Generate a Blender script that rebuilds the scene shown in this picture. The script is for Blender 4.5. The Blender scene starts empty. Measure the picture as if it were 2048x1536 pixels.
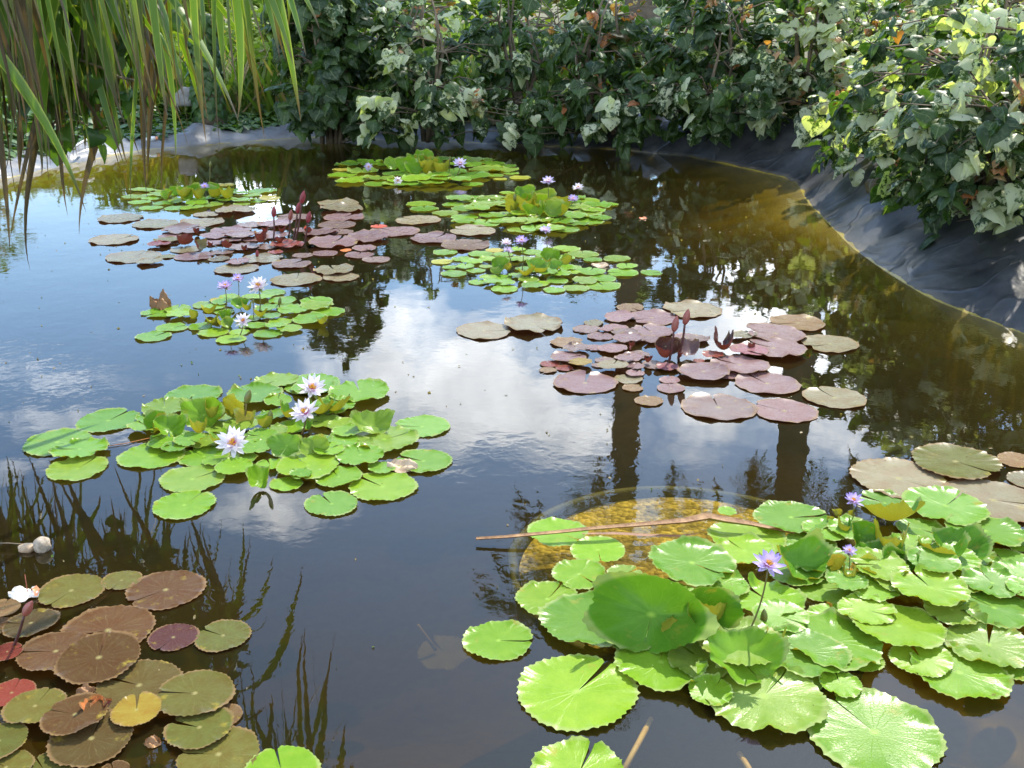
import bpy, math, random
import numpy as np
from mathutils import Vector, Matrix
R_ = math.radians
rng = np.random.default_rng(7)
random.seed(7)
SC = bpy.context.scene
# ------------------------------------------------------------------ camera
PITCH, FPX, CAMH = 20.5, 2050.0, 1.5
cd = bpy.data.cameras.new('camera'); cam = bpy.data.objects.new('camera', cd)
SC.collection.objects.link(cam); SC.camera = cam
cd.sensor_width = 36; cd.lens = 36 * FPX / 2048; cd.clip_end = 2000; cd.clip_start = 0.05
cam.location = (0, 0, CAMH); cam.rotation_euler = (R_(90 - PITCH), 0, 0)
# ------------------------------------------------------------------ sun, sky, exposure
SUN_EL, SUN_AZ = 49.0, 24.0          # azimuth to the right of the view direction
sd = bpy.data.lights.new('sun', 'SUN'); so = bpy.data.objects.new('sun', sd); SC.collection.objects.link(so)
sd.energy = 5.0; sd.angle = R_(0.55); sd.color = (1.0, 0.94, 0.82)
svec = Vector((math.sin(R_(SUN_AZ)) * math.cos(R_(SUN_EL)), math.cos(R_(SUN_AZ)) * math.cos(R_(SUN_EL)), math.sin(R_(SUN_EL))))
so.rotation_euler = svec.to_track_quat('Z', 'Y').to_euler()
SC.view_settings.view_transform = 'Standard'; SC.view_settings.look = 'None'
SC.view_settings.exposure = 0.55; SC.view_settings.gamma = 1
SC.render.engine = 'CYCLES'
cy = SC.cycles
cy.max_bounces = 7; cy.transparent_max_bounces = 12; cy.glossy_bounces = 4; cy.diffuse_bounces = 3; cy.transmission_bounces = 4
cy.volume_bounces = 0; cy.sample_clamp_indirect = 6; cy.caustics_reflective = False; cy.caustics_refractive = False
cy.use_denoising = True
try: cy.denoiser = 'OPENIMAGEDENOISE'
except Exception: pass

def ray(px, py):
    x = (px - 1024) / FPX; y = -(py - 768) / FPX
    p = R_(PITCH)
    return Vector((x, math.cos(p) + y * math.sin(p), -math.sin(p) + y * math.cos(p)))
def W(px, py, z=0.0):                 # picture point -> the point of the level z it shows
    d = ray(px, py); t = (z - CAMH) / d.z
    return Vector((d.x * t, d.y * t, z))
def at_y(px, py, Y):                  # picture point -> the point at distance Y
    d = ray(px, py); t = Y / d.y
    return Vector((d.x * t, Y, CAMH + d.z * t))
def depth(P): return P.y * math.cos(R_(PITCH)) + (CAMH - P.z) * math.sin(R_(PITCH))
def mirror_uv(px, py):                # direction in the sky that the calm water shows at this picture point
    d = ray(px, py); return d.x / d.y, -d.z / d.y

# ------------------------------------------------------------------ node helpers
class NT:
    def __init__(s, tree): s.t = tree; tree.nodes.clear()
    def n(s, typ, **kw):
        nd = s.t.nodes.new(typ)
        for k, v in kw.items():
            if k.startswith('_'): setattr(nd, k[1:], v)
        for k, v in kw.items():
            if not k.startswith('_'):
                key = int(k[1:]) if (k[0] == 'i' and k[1:].isdigit()) else k.replace('__', ' ')
                s.set(nd, key, v)
        return nd
    def set(s, nd, key, v):
        sock = nd.inputs[key]
        if isinstance(v, bpy.types.NodeSocket): s.t.links.new(v, sock)
        elif isinstance(v, bpy.types.Node): s.t.links.new(v.outputs[0], sock)
        else:
            if isinstance(v, (tuple, list)) and len(v) == 3 and sock.type == 'RGBA': v = (*v, 1)
            sock.default_value = v
    def math(s, op, a, b=0.0, c=None, clamp=False):
        kw = dict(_operation=op, _use_clamp=clamp, i0=a)
        nd = s.n('ShaderNodeMath', **kw); s.set(nd, 1, b)
        if c is not None: s.set(nd, 2, c)
        return nd.outputs[0]
    def mix(s, f, a, b, blend='MIX'):
        nd = s.t.nodes.new('ShaderNodeMix'); nd.data_type = 'RGBA'; nd.blend_type = blend
        s.set(nd, 0, f); s.set(nd, 6, a); s.set(nd, 7, b)
        return nd.outputs[2]
    def ramp(s, f, stops, interp='LINEAR'):
        nd = s.t.nodes.new('ShaderNodeValToRGB'); cr = nd.color_ramp; cr.interpolation = interp
        while len(cr.elements) > 1: cr.elements.remove(cr.elements[-1])
        first = True
        for p, c in stops:
            if not isinstance(c, (tuple, list)): c = (c, c, c)
            if first: e = cr.elements[0]; e.position = p; first = False
            else: e = cr.elements.new(p)
            e.color = (*c[:3], 1)
        s.set(nd, 0, f); return nd.outputs[0]
    def noise(s, vec, scale, detail=3, rough=0.5, out=0, dist=0.0):
        nd = s.n('ShaderNodeTexNoise', Scale=scale, Detail=detail, Roughness=rough, Distortion=dist)
        if vec is not None: s.set(nd, 'Vector', vec)
        return nd.outputs[out]
def material(name):
    m = bpy.data.materials.new(name); m.use_nodes = True
    return m, NT(m.node_tree)
def out(nt, surf, vol=None, disp=None):
    o = nt.n('ShaderNodeOutputMaterial')
    if surf is not None: nt.set(o, 'Surface', surf)
    if vol is not None: nt.set(o, 'Volume', vol)

# ------------------------------------------------------------------ world
wd = bpy.data.worlds.new('World'); SC.world = wd; wd.use_nodes = True
nt = NT(wd.node_tree)
sky = nt.n('ShaderNodeTexSky', _sky_type='NISHITA', _sun_disc=False, _sun_elevation=R_(SUN_EL), _sun_rotation=R_(SUN_AZ),
           _air_density=1.0, _dust_density=0.5, _ozone_density=1.0)
tc = nt.n('ShaderNodeTexCoord')
sep = nt.n('ShaderNodeSeparateXYZ', i0=tc.outputs['Generated'])
X, Y, Z = sep.outputs
Ys = nt.math('MAXIMUM', nt.math('ABSOLUTE', Y), 0.05)
u = nt.math('DIVIDE', X, Ys); v = nt.math('DIVIDE', Z, Ys)
uv = nt.n('ShaderNodeCombineXYZ', i0=u, i1=v, i2=nt.math('SIGN', Y)).outputs[0]
warp = nt.noise(uv, 5.5, 5, 0.6, out=1)
wsep = nt.n('ShaderNodeSeparateXYZ', i0=warp)
uw = nt.math('MULTIPLY_ADD', nt.math('SUBTRACT', wsep.outputs[0], 0.5), 0.22, u)
vw = nt.math('MULTIPLY_ADD', nt.math('SUBTRACT', wsep.outputs[1], 0.5), 0.13, v)
acc = None
# (picture point of the mirrored cloud, half sizes in u and v, weight)
CL = [(790, 725, .085, .065, 1.0), (940, 790, .11, .065, 1.15), (1090, 865, .085, .042, 1.0), (560, 1010, .08, .036, .85), (1660, 745, .13, .065, 1.3),
      (1470, 640, .10, .06, 1.0), (1720, 830, .09, .05, 1.1), (1380, 790, .06, .05, .8), (1560, 560, .10, .06, 1.1), (560, 350, .16, .045, 1.0), (1180, 520, .10, .05, .5), (190, 610, .05, .02, .3), (1060, 690, .06, .03, .5),
      (60, 860, .20, .030, .52), (110, 740, .16, .018, .46), (40, 940, .12, .014, .45), (1350, 880, .05, .03, .45), (1650, 430, .12, .08, .9), (700, 1350, .3, .06, .2)]
for (px, py, su, sv, wt) in CL:
    cu, cv = mirror_uv(px, py)
    a = nt.math('DIVIDE', nt.math('SUBTRACT', uw, cu), su); b = nt.math('DIVIDE', nt.math('SUBTRACT', vw, cv), sv)
    r2 = nt.math('ADD', nt.math('MULTIPLY', a, a), nt.math('MULTIPLY', b, b))
    g = nt.math('MULTIPLY', nt.math('POWER', 2.718, nt.math('MULTIPLY', r2, -1.0)), wt)
    acc = g if acc is None else nt.math('MAXIMUM', acc, g)
fine = nt.noise(uv, 16, 6, 0.62)
big = nt.noise(uv, 3.2, 5, 0.6)
back = nt.math('MULTIPLY', nt.math('GREATER_THAN', v, 0.95), nt.ramp(big, [(.5, 0), (.7, .8)]))
back2 = nt.math('MULTIPLY', nt.math('LESS_THAN', Y, 0.0), nt.ramp(big, [(.45, 0), (.65, 1)]))
acc = nt.math('MAXIMUM', nt.math('MAXIMUM', acc, back), back2)
dens = nt.math('MULTIPLY', acc, nt.ramp(fine, [(.28, .35), (.62, 1.15)]))
dens = nt.ramp(dens, [(.22, 0), (.45, .45), (.75, 1)])
shade = nt.noise(uv, 9, 4, 0.6)
cloudc = nt.ramp(shade, [(.3, (15, 15.8, 17)), (.7, (32., 32.6, 33.))])
SKYMUL = nt.mix(1.0, sky.outputs[0], (1.42, 1.66, 1.80), 'MULTIPLY')
col = nt.mix(nt.math('MULTIPLY', dens, .9), SKYMUL, cloudc)
bg = nt.n('ShaderNodeBackground', Color=col, Strength=0.15)
nt.n('ShaderNodeOutputWorld', Surface=bg)

# ------------------------------------------------------------------ object helpers
COL = SC.collection
def mesh(name, V, F, mat, parent=None, loc=None, smooth=True, uvs=None, attr=None, color=None):
    me = bpy.data.meshes.new(name)
    V = np.asarray(V, dtype=np.float32).reshape(-1, 3)
    if isinstance(F, np.ndarray):
        n, k = F.shape
        me.vertices.add(len(V)); me.vertices.foreach_set('co', V.ravel())
        me.loops.add(n * k); me.loops.foreach_set('vertex_index', F.astype(np.int32).ravel())
        me.polygons.add(n); me.polygons.foreach_set('loop_start', np.arange(0, n * k, k, dtype=np.int32))
        me.update(calc_edges=True)
    else:
        me.from_pydata([tuple(map(float, q)) for q in V], [], F); me.update()
    if uvs is not None:
        uvs = np.asarray(uvs, dtype=np.float32)
        L = np.empty(len(me.loops), dtype=np.int32); me.loops.foreach_get('vertex_index', L)
        ul = me.uv_layers.new(name='UVMap'); ul.data.foreach_set('uv', uvs[L].ravel())
    if attr is not None:
        at = me.attributes.new('lc', 'FLOAT_COLOR', 'POINT'); at.data.foreach_set('color', np.asarray(attr, dtype=np.float32).ravel())
    if smooth: me.polygons.foreach_set('use_smooth', np.ones(len(me.polygons), dtype=bool))
    for m in (mat if isinstance(mat, (list, tuple)) else [mat]): me.materials.append(m)
    o = bpy.data.objects.new(name, me); COL.objects.link(o)
    if parent: o.parent = parent
    if loc is not None: o.location = loc
    if color is not None: o.color = (*color[:3], 1)
    return o
def thing(name, label, cat, loc=(0, 0, 0), group=None):
    o = bpy.data.objects.new(name, None); COL.objects.link(o); o.location = loc; o.empty_display_size = .1
    o['label'] = label; o['category'] = cat
    if group: o['group'] = group
    return o
def tag(o, label, cat, group=None, kind=None):
    o['label'] = label; o['category'] = cat
    if group: o['group'] = group
    if kind: o['kind'] = kind
    return o
def tube(pts, rad, sides=6, cap=True):
    pts = np.asarray([tuple(p) for p in pts], float); n = len(pts)
    rad = np.broadcast_to(np.asarray(rad, float), (n,)) if np.ndim(rad) == 0 else np.asarray(rad, float)
    V = []; F = []
    up = np.array([0.31, 0.17, 0.93])
    for i in range(n):
        t = pts[min(i + 1, n - 1)] - pts[max(i - 1, 0)]; t /= (np.linalg.norm(t) + 1e-9)
        a = np.cross(t, up)
        if np.linalg.norm(a) < 1e-3: a = np.cross(t, [1, 0, 0])
        a /= np.linalg.norm(a); b = np.cross(t, a)
        for k in range(sides):
            th = 2 * math.pi * k / sides
            V.append(pts[i] + rad[i] * (math.cos(th) * a + math.sin(th) * b))
    for i in range(n - 1):
        for k in range(sides):
            k2 = (k + 1) % sides
            F.append((i * sides + k, i * sides + k2, (i + 1) * sides + k2, (i + 1) * sides + k))
    if cap:
        F.append(tuple(range(sides))[::-1]); F.append(tuple((n - 1) * sides + k for k in range(sides)))
    return V, F
class MB:
    def __init__(s): s.V = []; s.F = []; s.A = []; s.U = []; s.n = 0
    def add(s, V, F, A=None, U=None):
        V = np.asarray(V, float).reshape(-1, 3)
        s.V.append(V); s.F += [tuple(i + s.n for i in f) for f in F]
        s.A.append(np.tile(np.asarray(A if A is not None else (0, 0, 0, 1), float), (len(V), 1)) if (A is None or np.ndim(A) == 1) else np.asarray(A, float))
        s.U.append(np.zeros((len(V), 2)) if U is None else np.asarray(U, float))
        s.n += len(V)
    def build(s, name, mat, parent=None, **kw):
        return mesh(name, np.concatenate(s.V), s.F, mat, parent, attr=np.concatenate(s.A), uvs=np.concatenate(s.U), **kw)

# ------------------------------------------------------------------ materials
def pad_material(name, under, vein, trans, rough, edge, mottle):
    m, n = material(name)
    uvn = n.n('ShaderNodeUVMap'); oi = n.n('ShaderNodeObjectInfo')
    base = oi.outputs['Color']
    off = n.n('ShaderNodeCombineXYZ', i0=n.math('MULTIPLY', oi.outputs['Random'], 40), i1=n.math('MULTIPLY', oi.outputs['Random'], 17)).outputs[0]
    v0 = n.n('ShaderNodeVectorMath', _operation='ADD', i0=uvn.outputs[0], i1=off).outputs[0]
    s = n.n('ShaderNodeSeparateXYZ', i0=uvn.outputs[0])
    warp = n.noise(v0, 3.0, 3, .6)
    th = n.math('ARCTAN2', s.outputs[1], s.outputs[0])
    r = n.math('SQRT', n.math('ADD', n.math('MULTIPLY', s.outputs[0], s.outputs[0]), n.math('MULTIPLY', s.outputs[1], s.outputs[1])))
    th = n.math('MULTIPLY_ADD', n.math('SUBTRACT', warp, .5), n.math('MULTIPLY', r, .55), th)
    w1 = n.math('ABSOLUTE', n.math('SINE', n.math('MULTIPLY', th, 9.5)))       # thin ribs where the sine crosses zero
    w2 = n.math('ABSOLUTE', n.math('SINE', n.math('MULTIPLY_ADD', n.math('SUBTRACT', warp, .5), 9.0, n.math('MULTIPLY', th, 28))))
    rib1 = n.math('MULTIPLY', n.ramp(w1, [(0, 1), (.16, 0)]), n.ramp(r, [(0, 1), (.55, .75), (.95, .1)]))
    rib2 = n.math('MULTIPLY', n.ramp(w2, [(0, .8), (.3, 0)]), n.ramp(r, [(.35, 0), (.7, .5), (1, .2)]))
    rib = n.math('MAXIMUM', rib1, rib2)
    n1 = n.noise(v0, 2.2, 4, .65); n2 = n.noise(v0, 14, 4, .7)
    c = n.mix(n.ramp(n1, [(.35, 0), (.7, 1)]), base, n.mix(1.0, base, mottle, 'MULTIPLY'))
    c = n.mix(n.math('MULTIPLY', n.ramp(n2, [(.4, 0), (.75, .35)]), 1.0), c, n.mix(1.0, c, (.72, .78, .6), 'MULTIPLY'))
    c = n.mix(n.math('MULTIPLY', n.math('MULTIPLY', rib, n.ramp(n.noise(v0, 7, 3, .7), [(.35, .2), (.65, 1)])), .6 if name[0] == 'g' else .85), c, n.mix(.6, c, vein))
    c = n.mix(n.ramp(r, [(.02, .75), (.10, 0)]), c, vein)
    c = n.mix(n.math('MULTIPLY', n.ramp(r, [(.93, 0), (1.0, .7)]), 1.0), c, edge)
    spots = n.noise(v0, 38, 2, .5)
    c = n.mix(n.ramp(spots, [(.73, 0), (.77, .7)]), c, (.10, .07, .025))
    blot = n.noise(v0, 1.6, 4, .7)                                             # a few yellowing patches
    c = n.mix(n.math('MULTIPLY', n.ramp(blot, [(.60, 0), (.72, .7)]), n.ramp(r, [(.3, 0), (.8, 1)])), c, (.36, .28, .04))
    c = n.mix(n.math('MULTIPLY', n.ramp(n.noise(v0, 2.6, 5, .75), [(.64, 0), (.70, .85)]), n.ramp(r, [(.6, 0), (.9, 1)])), c, (.16, .085, .03))
    c = n.mix(n.ramp(n.noise(v0, 90, 2, .6), [(.70, 0), (.74, .5)]), c, (.5, .5, .42))
    geo = n.n('ShaderNodeNewGeometry')
    cu = n.mix(n.math('MULTIPLY', rib, .7), under, n.mix(.5, under, (.25, .22, .06)))
    cc = n.mix(geo.outputs['Backfacing'], c, cu)
    bh = n.math('ADD', n.math('MULTIPLY', rib, -.6), n.math('MULTIPLY', n.noise(v0, 26, 3, .6), .7))
    bump = n.n('ShaderNodeBump', Strength=.16, Distance=.003, Height=bh)
    rg = n.math('MULTIPLY_ADD', n.noise(v0, 4, 3, .6), .14, rough - .17)
    p = n.n('ShaderNodeBsdfPrincipled', Base__Color=cc, Roughness=rg, Normal=bump)
    p.inputs['Specular IOR Level'].default_value = .17
    tr = n.n('ShaderNodeBsdfTranslucent', Color=n.mix(1.0, cc, (1.15, 1.05, .4), 'MULTIPLY'))
    leaf_ = n.n('ShaderNodeMixShader', i0=trans, i1=p, i2=tr)
    hole = n.math('GREATER_THAN', n.noise(v0, 11, 1, .4), .80)
    out(n, n.n('ShaderNodeMixShader', i0=hole, i1=leaf_, i2=n.n('ShaderNodeBsdfTransparent')))
    return m
M = {}
M['green'] = pad_material('green_pad', (.30, .30, .035), (.32, .50, .07), .28, .34, (.34, .40, .13), (.75, .86, .62))
M['bronze'] = pad_material('bronze_pad', (.15, .035, .03), (.34, .30, .12), .16, .38, (.24, .15, .07), (.9, .72, .66))

def leafy(name, colnode_fn, rough=.4, trans=.35, spec=.5, tint=(1.3, 1.5, .4)):
    m, n = material(name)
    at = n.n('ShaderNodeAttribute', _attribute_name='lc'); s = n.n('ShaderNodeSeparateColor', i0=at.outputs[0])
    uvn = n.n('ShaderNodeUVMap')
    c, tr_c = colnode_fn(n, s.outputs[0], s.outputs[1], s.outputs[2], uvn.outputs[0])
    p = n.n('ShaderNodeBsdfPrincipled', Base__Color=c, Roughness=rough); p.inputs['Specular IOR Level'].default_value = spec
    tr = n.n('ShaderNodeBsdfTranslucent', Color=n.mix(1.0, tr_c, tint, 'MULTIPLY'))
    out(n, n.n('ShaderNodeMixShader', i0=trans, i1=p, i2=tr))
    return m
def hib(n, seed, white, red, uv):
    off = n.n('ShaderNodeCombineXYZ', i0=n.math('MULTIPLY', seed, 91), i1=n.math('MULTIPLY', seed, 37), i2=n.math('MULTIPLY', seed, 11)).outputs[0]
    v = n.n('ShaderNodeVectorMath', _operation='ADD', i0=uv, i1=off).outputs[0]
    n1 = n.noise(v, 2.2, 4, .75)
    g = n.mix(seed, (.016, .040, .010), (.06, .115, .018))
    g2 = n.mix(n.ramp(n.noise(v, 6, 3, .6), [(.45, 0), (.65, .5)]), g, (.12, .17, .09))
    w = n.ramp(n.math('ADD', n1, n.math('MULTIPLY_ADD', white, .75, -.5)), [(.42, 0), (.48, 1)], 'LINEAR')
    c = n.mix(w, g2, (.52, .54, .36))
    c = n.mix(n.math('MULTIPLY', red, .85), c, (.50, .16, .06))
    sp = n.n('ShaderNodeSeparateXYZ', i0=uv)
    rib = n.ramp(n.math('ABSOLUTE', sp.outputs[0]), [(0, .5), (.035, 0)])
    c = n.mix(rib, c, (.30, .34, .16))
    return c, c
M['hibiscus'] = leafy('hibiscus_leaf', hib, .42, .42, .40, (1.6, 1.8, .45))
def straps(n, seed, dry, tip, uv):
    s = n.n('ShaderNodeSeparateXYZ', i0=uv)
    ax = n.math('ABSOLUTE', s.outputs[0])
    st = n.n('ShaderNodeCombineXYZ', i0=n.math('MULTIPLY', s.outputs[0], 9), i1=n.math('MULTIPLY_ADD', seed, 31, s.outputs[1])).outputs[0]
    streak = n.noise(st, 2.4, 4, .7)
    g = n.mix(streak, (.05, .13, .014), (.18, .29, .03))
    g = n.mix(n.ramp(ax, [(.68, 0), (.92, .7)]), g, (.42, .46, .10))
    d = n.mix(streak, (.035, .022, .012), (.17, .11, .06))
    m = n.math('ADD', dry, n.math('MULTIPLY', n.ramp(n.math('ADD', s.outputs[1], n.math('MULTIPLY', n.math('SUBTRACT', streak, .5), .3)), [(.80, 0), (.93, 1)]), tip), clamp=True)
    c = n.mix(m, g, d)
    return c, c
M['strap'] = leafy('strap_leaf', straps, .42, .33, .5, (1.4, 1.4, .35))
def vinec(n, seed, a, b, uv):
    c = n.mix(seed, (.035, .085, .018), (.11, .19, .03)); return c, c
M['vine'] = leafy('vine_leaf', vinec, .4, .35, .5)
def grassc(n, seed, a, b, uv):
    c = n.mix(seed, (.06, .12, .015), (.20, .26, .05)); c = n.mix(a, c, (.30, .22, .10)); return c, c
M['grass'] = leafy('grass_blade', grassc, .5, .4, .3)
def palmc(n, seed, a, b, uv):
    c = n.mix(seed, (.035, .07, .018), (.08, .12, .03)); c = n.mix(a, c, (.22, .15, .07)); return c, c
M['palm'] = leafy('palm_leaflet', palmc, .4, .25, .5)
def petalc(n, seed, a, b, uv):
    oi = n.n('ShaderNodeObjectInfo'); s = n.n('ShaderNodeSeparateXYZ', i0=uv)
    c = n.mix(n.ramp(s.outputs[1], [(.15, 0), (.9, 1)]), (.84, .78, .82), oi.outputs['Color'])
    c = n.mix(n.ramp(s.outputs[1], [(.08, .9), (.42, 0)]), c, (.66, .28, .55))
    return c, c
M['petal'] = leafy('lily_petal', petalc, .5, .35, .3, (1.05, 1.0, 1.1))

def simple(name, c, rough=.6, spec=.4, noise_scale=None, c2=None, bump=0, bscale=30, dist=.01, detail=5):
    m, n = material(name)
    tcn = n.n('ShaderNodeTexCoord').outputs['Object']
    colr = c
    if noise_scale: colr = n.mix(n.ramp(n.noise(tcn, noise_scale, detail, .65), [(.35, 0), (.68, 1)]), c, c2)
    p = n.n('ShaderNodeBsdfPrincipled', Roughness=rough); n.set(p, 'Base Color', colr)
    p.inputs['Specular IOR Level'].default_value = spec
    if bump: n.set(p, 'Normal', n.n('ShaderNodeBump', Strength=bump, Distance=dist, Height=n.noise(tcn, bscale, 5, .65)))
    out(n, p); return m
M['greenstem'] = simple('green_stem', (.10, .13, .03), .5, .5, 20, (.16, .09, .03))
M['darkstem'] = simple('maroon_stem', (.10, .022, .02), .45, .5, 20, (.05, .02, .015))
M['budred'] = simple('red_bud', (.33, .035, .05), .5, .5, 30, (.16, .03, .03))
M['budmaroon'] = simple('maroon_bud', (.34, .09, .08), .45, .5, 30, (.24, .08, .05))
M['budgreen'] = simple('green_bud', (.12, .19, .03), .45, .5, 30, (.20, .13, .04))
M['stamen'] = simple('stamen', (.75, .33, .04), .5, .3, 60, (.80, .50, .06))
M['stamenp'] = simple('stamen_base', (.50, .03, .16), .5, .3)
M['wood'] = simple('bark', (.11, .08, .05), .85, .2, 6, (.22, .18, .13), .8, 14, .03)
M['twig'] = simple('twig_bark', (.12, .09, .06), .8, .2, 9, (.25, .19, .13))
M['palmbark'] = simple('palm_bark', (.08, .062, .045), .85, .2, 3, (.15, .12, .09), .9, 7, .05)
M['drybrown'] = simple('dry_leaf_brown', (.34, .17, .08), .6, .4, 12, (.16, .07, .035), .5, 25, .006)
M['drytan'] = simple('dry_strap', (.42, .25, .12), .65, .35, 34, (.18, .085, .035), .7, 60, .004)
M['drypale'] = simple('dry_leaf_pale', (.55, .42, .28), .6, .4, 14, (.30, .20, .12), .7, 22, .006)
M['deadpad'] = simple('decayed_leaf', (.20, .09, .03), .5, .5, 20, (.34, .17, .05), .5, 30, .006)
M['white'] = simple('bleached_leaf', (.80, .74, .66), .5, .4, 10, (.72, .62, .52), .3, 20, .004)  # dry leaf whose white glare is put into the base colour
M['stone'] = simple('grey_concrete', (.25, .24, .23), .9, .2, 12, (.38, .36, .34), .8, 30, .02)
M['palestone'] = simple('pale_stone', (.45, .38, .33), .9, .2, 9, (.62, .55, .48), .8, 20, .02)
M['plasticwhite'] = simple('white_plastic', (.75, .75, .74), .4, .5, 15, (.55, .54, .5))
M['plasticorange'] = simple('orange_plastic', (.75, .28, .12), .4, .5)
M['tub'] = simple('tub_rim', (.10, .09, .03), .7, .3, 8, (.045, .042, .015), .6, 40, .01)
M['soilmat'] = simple('soil', (.10, .075, .045), .95, .1, 3, (.20, .15, .09), .9, 12, .05)
# gravel in the tub
m, n = material('gold_gravel'); tcn = n.n('ShaderNodeTexCoord').outputs['Object']
vor = n.n('ShaderNodeTexVoronoi', Scale=52, Vector=tcn)
c = n.mix(n.ramp(n.n('ShaderNodeSeparateColor', i0=vor.outputs['Color']).outputs[0], [(0, 0), (1, 1)]), (.26, .17, .03), (.82, .60, .18))
c = n.mix(n.ramp(n.noise(tcn, 5, 4, .6), [(.44, 0), (.62, .85)]), c, (.08, .065, .02))
bp = n.n('ShaderNodeBump', Strength=1, Distance=.012, Height=n.math('SUBTRACT', 1, vor.outputs['Distance']))
out(n, n.n('ShaderNodeBsdfPrincipled', Base__Color=c, Roughness=.7, Normal=bp)); M['gravel'] = m
# liner: black sheet, dusty above, coated with ochre algae below the water line
m, n = material('black_liner'); tcn = n.n('ShaderNodeTexCoord').outputs['Object']
sz = n.n('ShaderNodeSeparateXYZ', i0=tcn)
z = n.math('MULTIPLY_ADD', n.math('SUBTRACT', n.noise(tcn, 3, 4, .6), .5), .05, sz.outputs[2])
dust = n.ramp(n.noise(tcn, 2.3, 6, .7), [(.35, 0), (.7, 1)])
left = n.ramp(n.math('MULTIPLY', sz.outputs[0], -1), [(.0, 0), (1, 1)])
l2 = n.math('MULTIPLY', n.math('SUBTRACT', n.math('MULTIPLY', sz.outputs[0], -1), 1.2), .45, clamp=True)
blk = n.mix(dust, (.010, .010, .011), (.058, .058, .060))
blk = n.mix(n.math('MULTIPLY', l2, .75), blk, n.mix(dust, (.10, .105, .11), (.23, .23, .235)))  # paler to the left: dust, plus sunlit brightness put into the colour
alg = n.mix(n.ramp(n.noise(tcn, 4, 5, .65), [(.3, 0), (.7, 1)]), (.36, .27, .04), (.17, .125, .02))
blk = n.mix(n.math('MULTIPLY', n.ramp(z, [(.0, .0), (.010, .75), (.03, .0)]), n.ramp(n.noise(tcn, 1.7, 4, .7), [(.4, .1), (.6, 1)])), blk, (.13, .11, .08))
blk = n.mix(n.ramp(n.noise(tcn, 11, 5, .75), [(.60, 0), (.72, .6)]), blk, (.10, .085, .06))
c = n.mix(n.ramp(z, [(-.0, 1), (.006, 0)]), blk, alg)
n.set(c.node, 0, n.math('LESS_THAN', z, 0.004))
rg = n.mix(dust, (.30, .30, .30), (.5, .5, .5))
nb = n.n('ShaderNodeBump', Strength=n.math('MULTIPLY_ADD', n.math('GREATER_THAN', z, 0.0), .26, .04), Distance=.05, Height=n.math('ADD', n.noise(tcn, 3.5, 3, .5, dist=.8), n.math('MULTIPLY', n.ramp(n.math('ABSOLUTE', n.math('SUBTRACT', n.noise(tcn, 1.2, 2, .5, dist=.8), .5)), [(0, 1), (.02, .2), (.08, 0)]), .35)))
p = n.n('ShaderNodeBsdfPrincipled', Base__Color=c, Normal=nb); n.set(p, 'Roughness', rg); p.inputs['Specular IOR Level'].default_value = .42
out(n, p); M['liner'] = m
# ground
m, n = material('ground_soil'); tcn = n.n('ShaderNodeTexCoord').outputs['Object']
c = n.mix(n.ramp(n.noise(tcn, 1.1, 6, .7), [(.38, 0), (.62, 1)]), (.15, .105, .06), (.06, .095, .02))
c = n.mix(n.ramp(n.noise(tcn, 14, 4, .7), [(.5, 0), (.75, .8)]), c, (.28, .20, .12))
nb = n.n('ShaderNodeBump', Strength=.9, Distance=.08, Height=n.noise(tcn, 9, 6, .7))
out(n, n.n('ShaderNodeBsdfPrincipled', Base__Color=c, Roughness=.95, Normal=nb)); M['ground'] = m
# water: mirror by Fresnel over clear tea-brown water with a little silt in it
m, n = material('pond_water'); tcn = n.n('ShaderNodeTexCoord').outputs['Object']
mp = n.n('ShaderNodeMapping', Vector=tcn, Scale=(1.0, 1.0, 1.0))
calm = n.ramp(n.noise(tcn, .55, 2, .5), [(.40, .12), (.62, 1)])
r1 = n.noise(mp, 26, 2, .5, dist=.6); r2 = n.noise(mp, 8, 2, .5, dist=.4); r3 = n.noise(mp, 2.2, 2, .5)
hh = n.math('ADD', n.math('MULTIPLY', r1, .18), n.math('MULTIPLY', r2, .42))
hh = n.math('ADD', n.math('MULTIPLY', hh, calm), n.math('MULTIPLY', r3, .8))
nb = n.n('ShaderNodeBump', Strength=.34, Distance=.0055, Height=hh)
fr = n.n('ShaderNodeFresnel', IOR=1.47, Normal=nb)
gl = n.n('ShaderNodeBsdfGlossy', Color=(1, 1, 1), Roughness=0.0, Normal=nb)
df = n.n('ShaderNodeBsdfDiffuse', Color=(.31, .255, .085))
tr = n.n('ShaderNodeBsdfTransparent', Color=(1, 1, 1))
body = n.n('ShaderNodeMixShader', i0=.038, i1=tr, i2=df)
surf = n.n('ShaderNodeMixShader', i0=fr, i1=body, i2=gl)
va = n.n('ShaderNodeVolumeAbsorption', Color=(.765, .72, .25), Density=5.6)
out(n, surf, va); M['water'] = m
M['waterside'] = None

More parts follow.
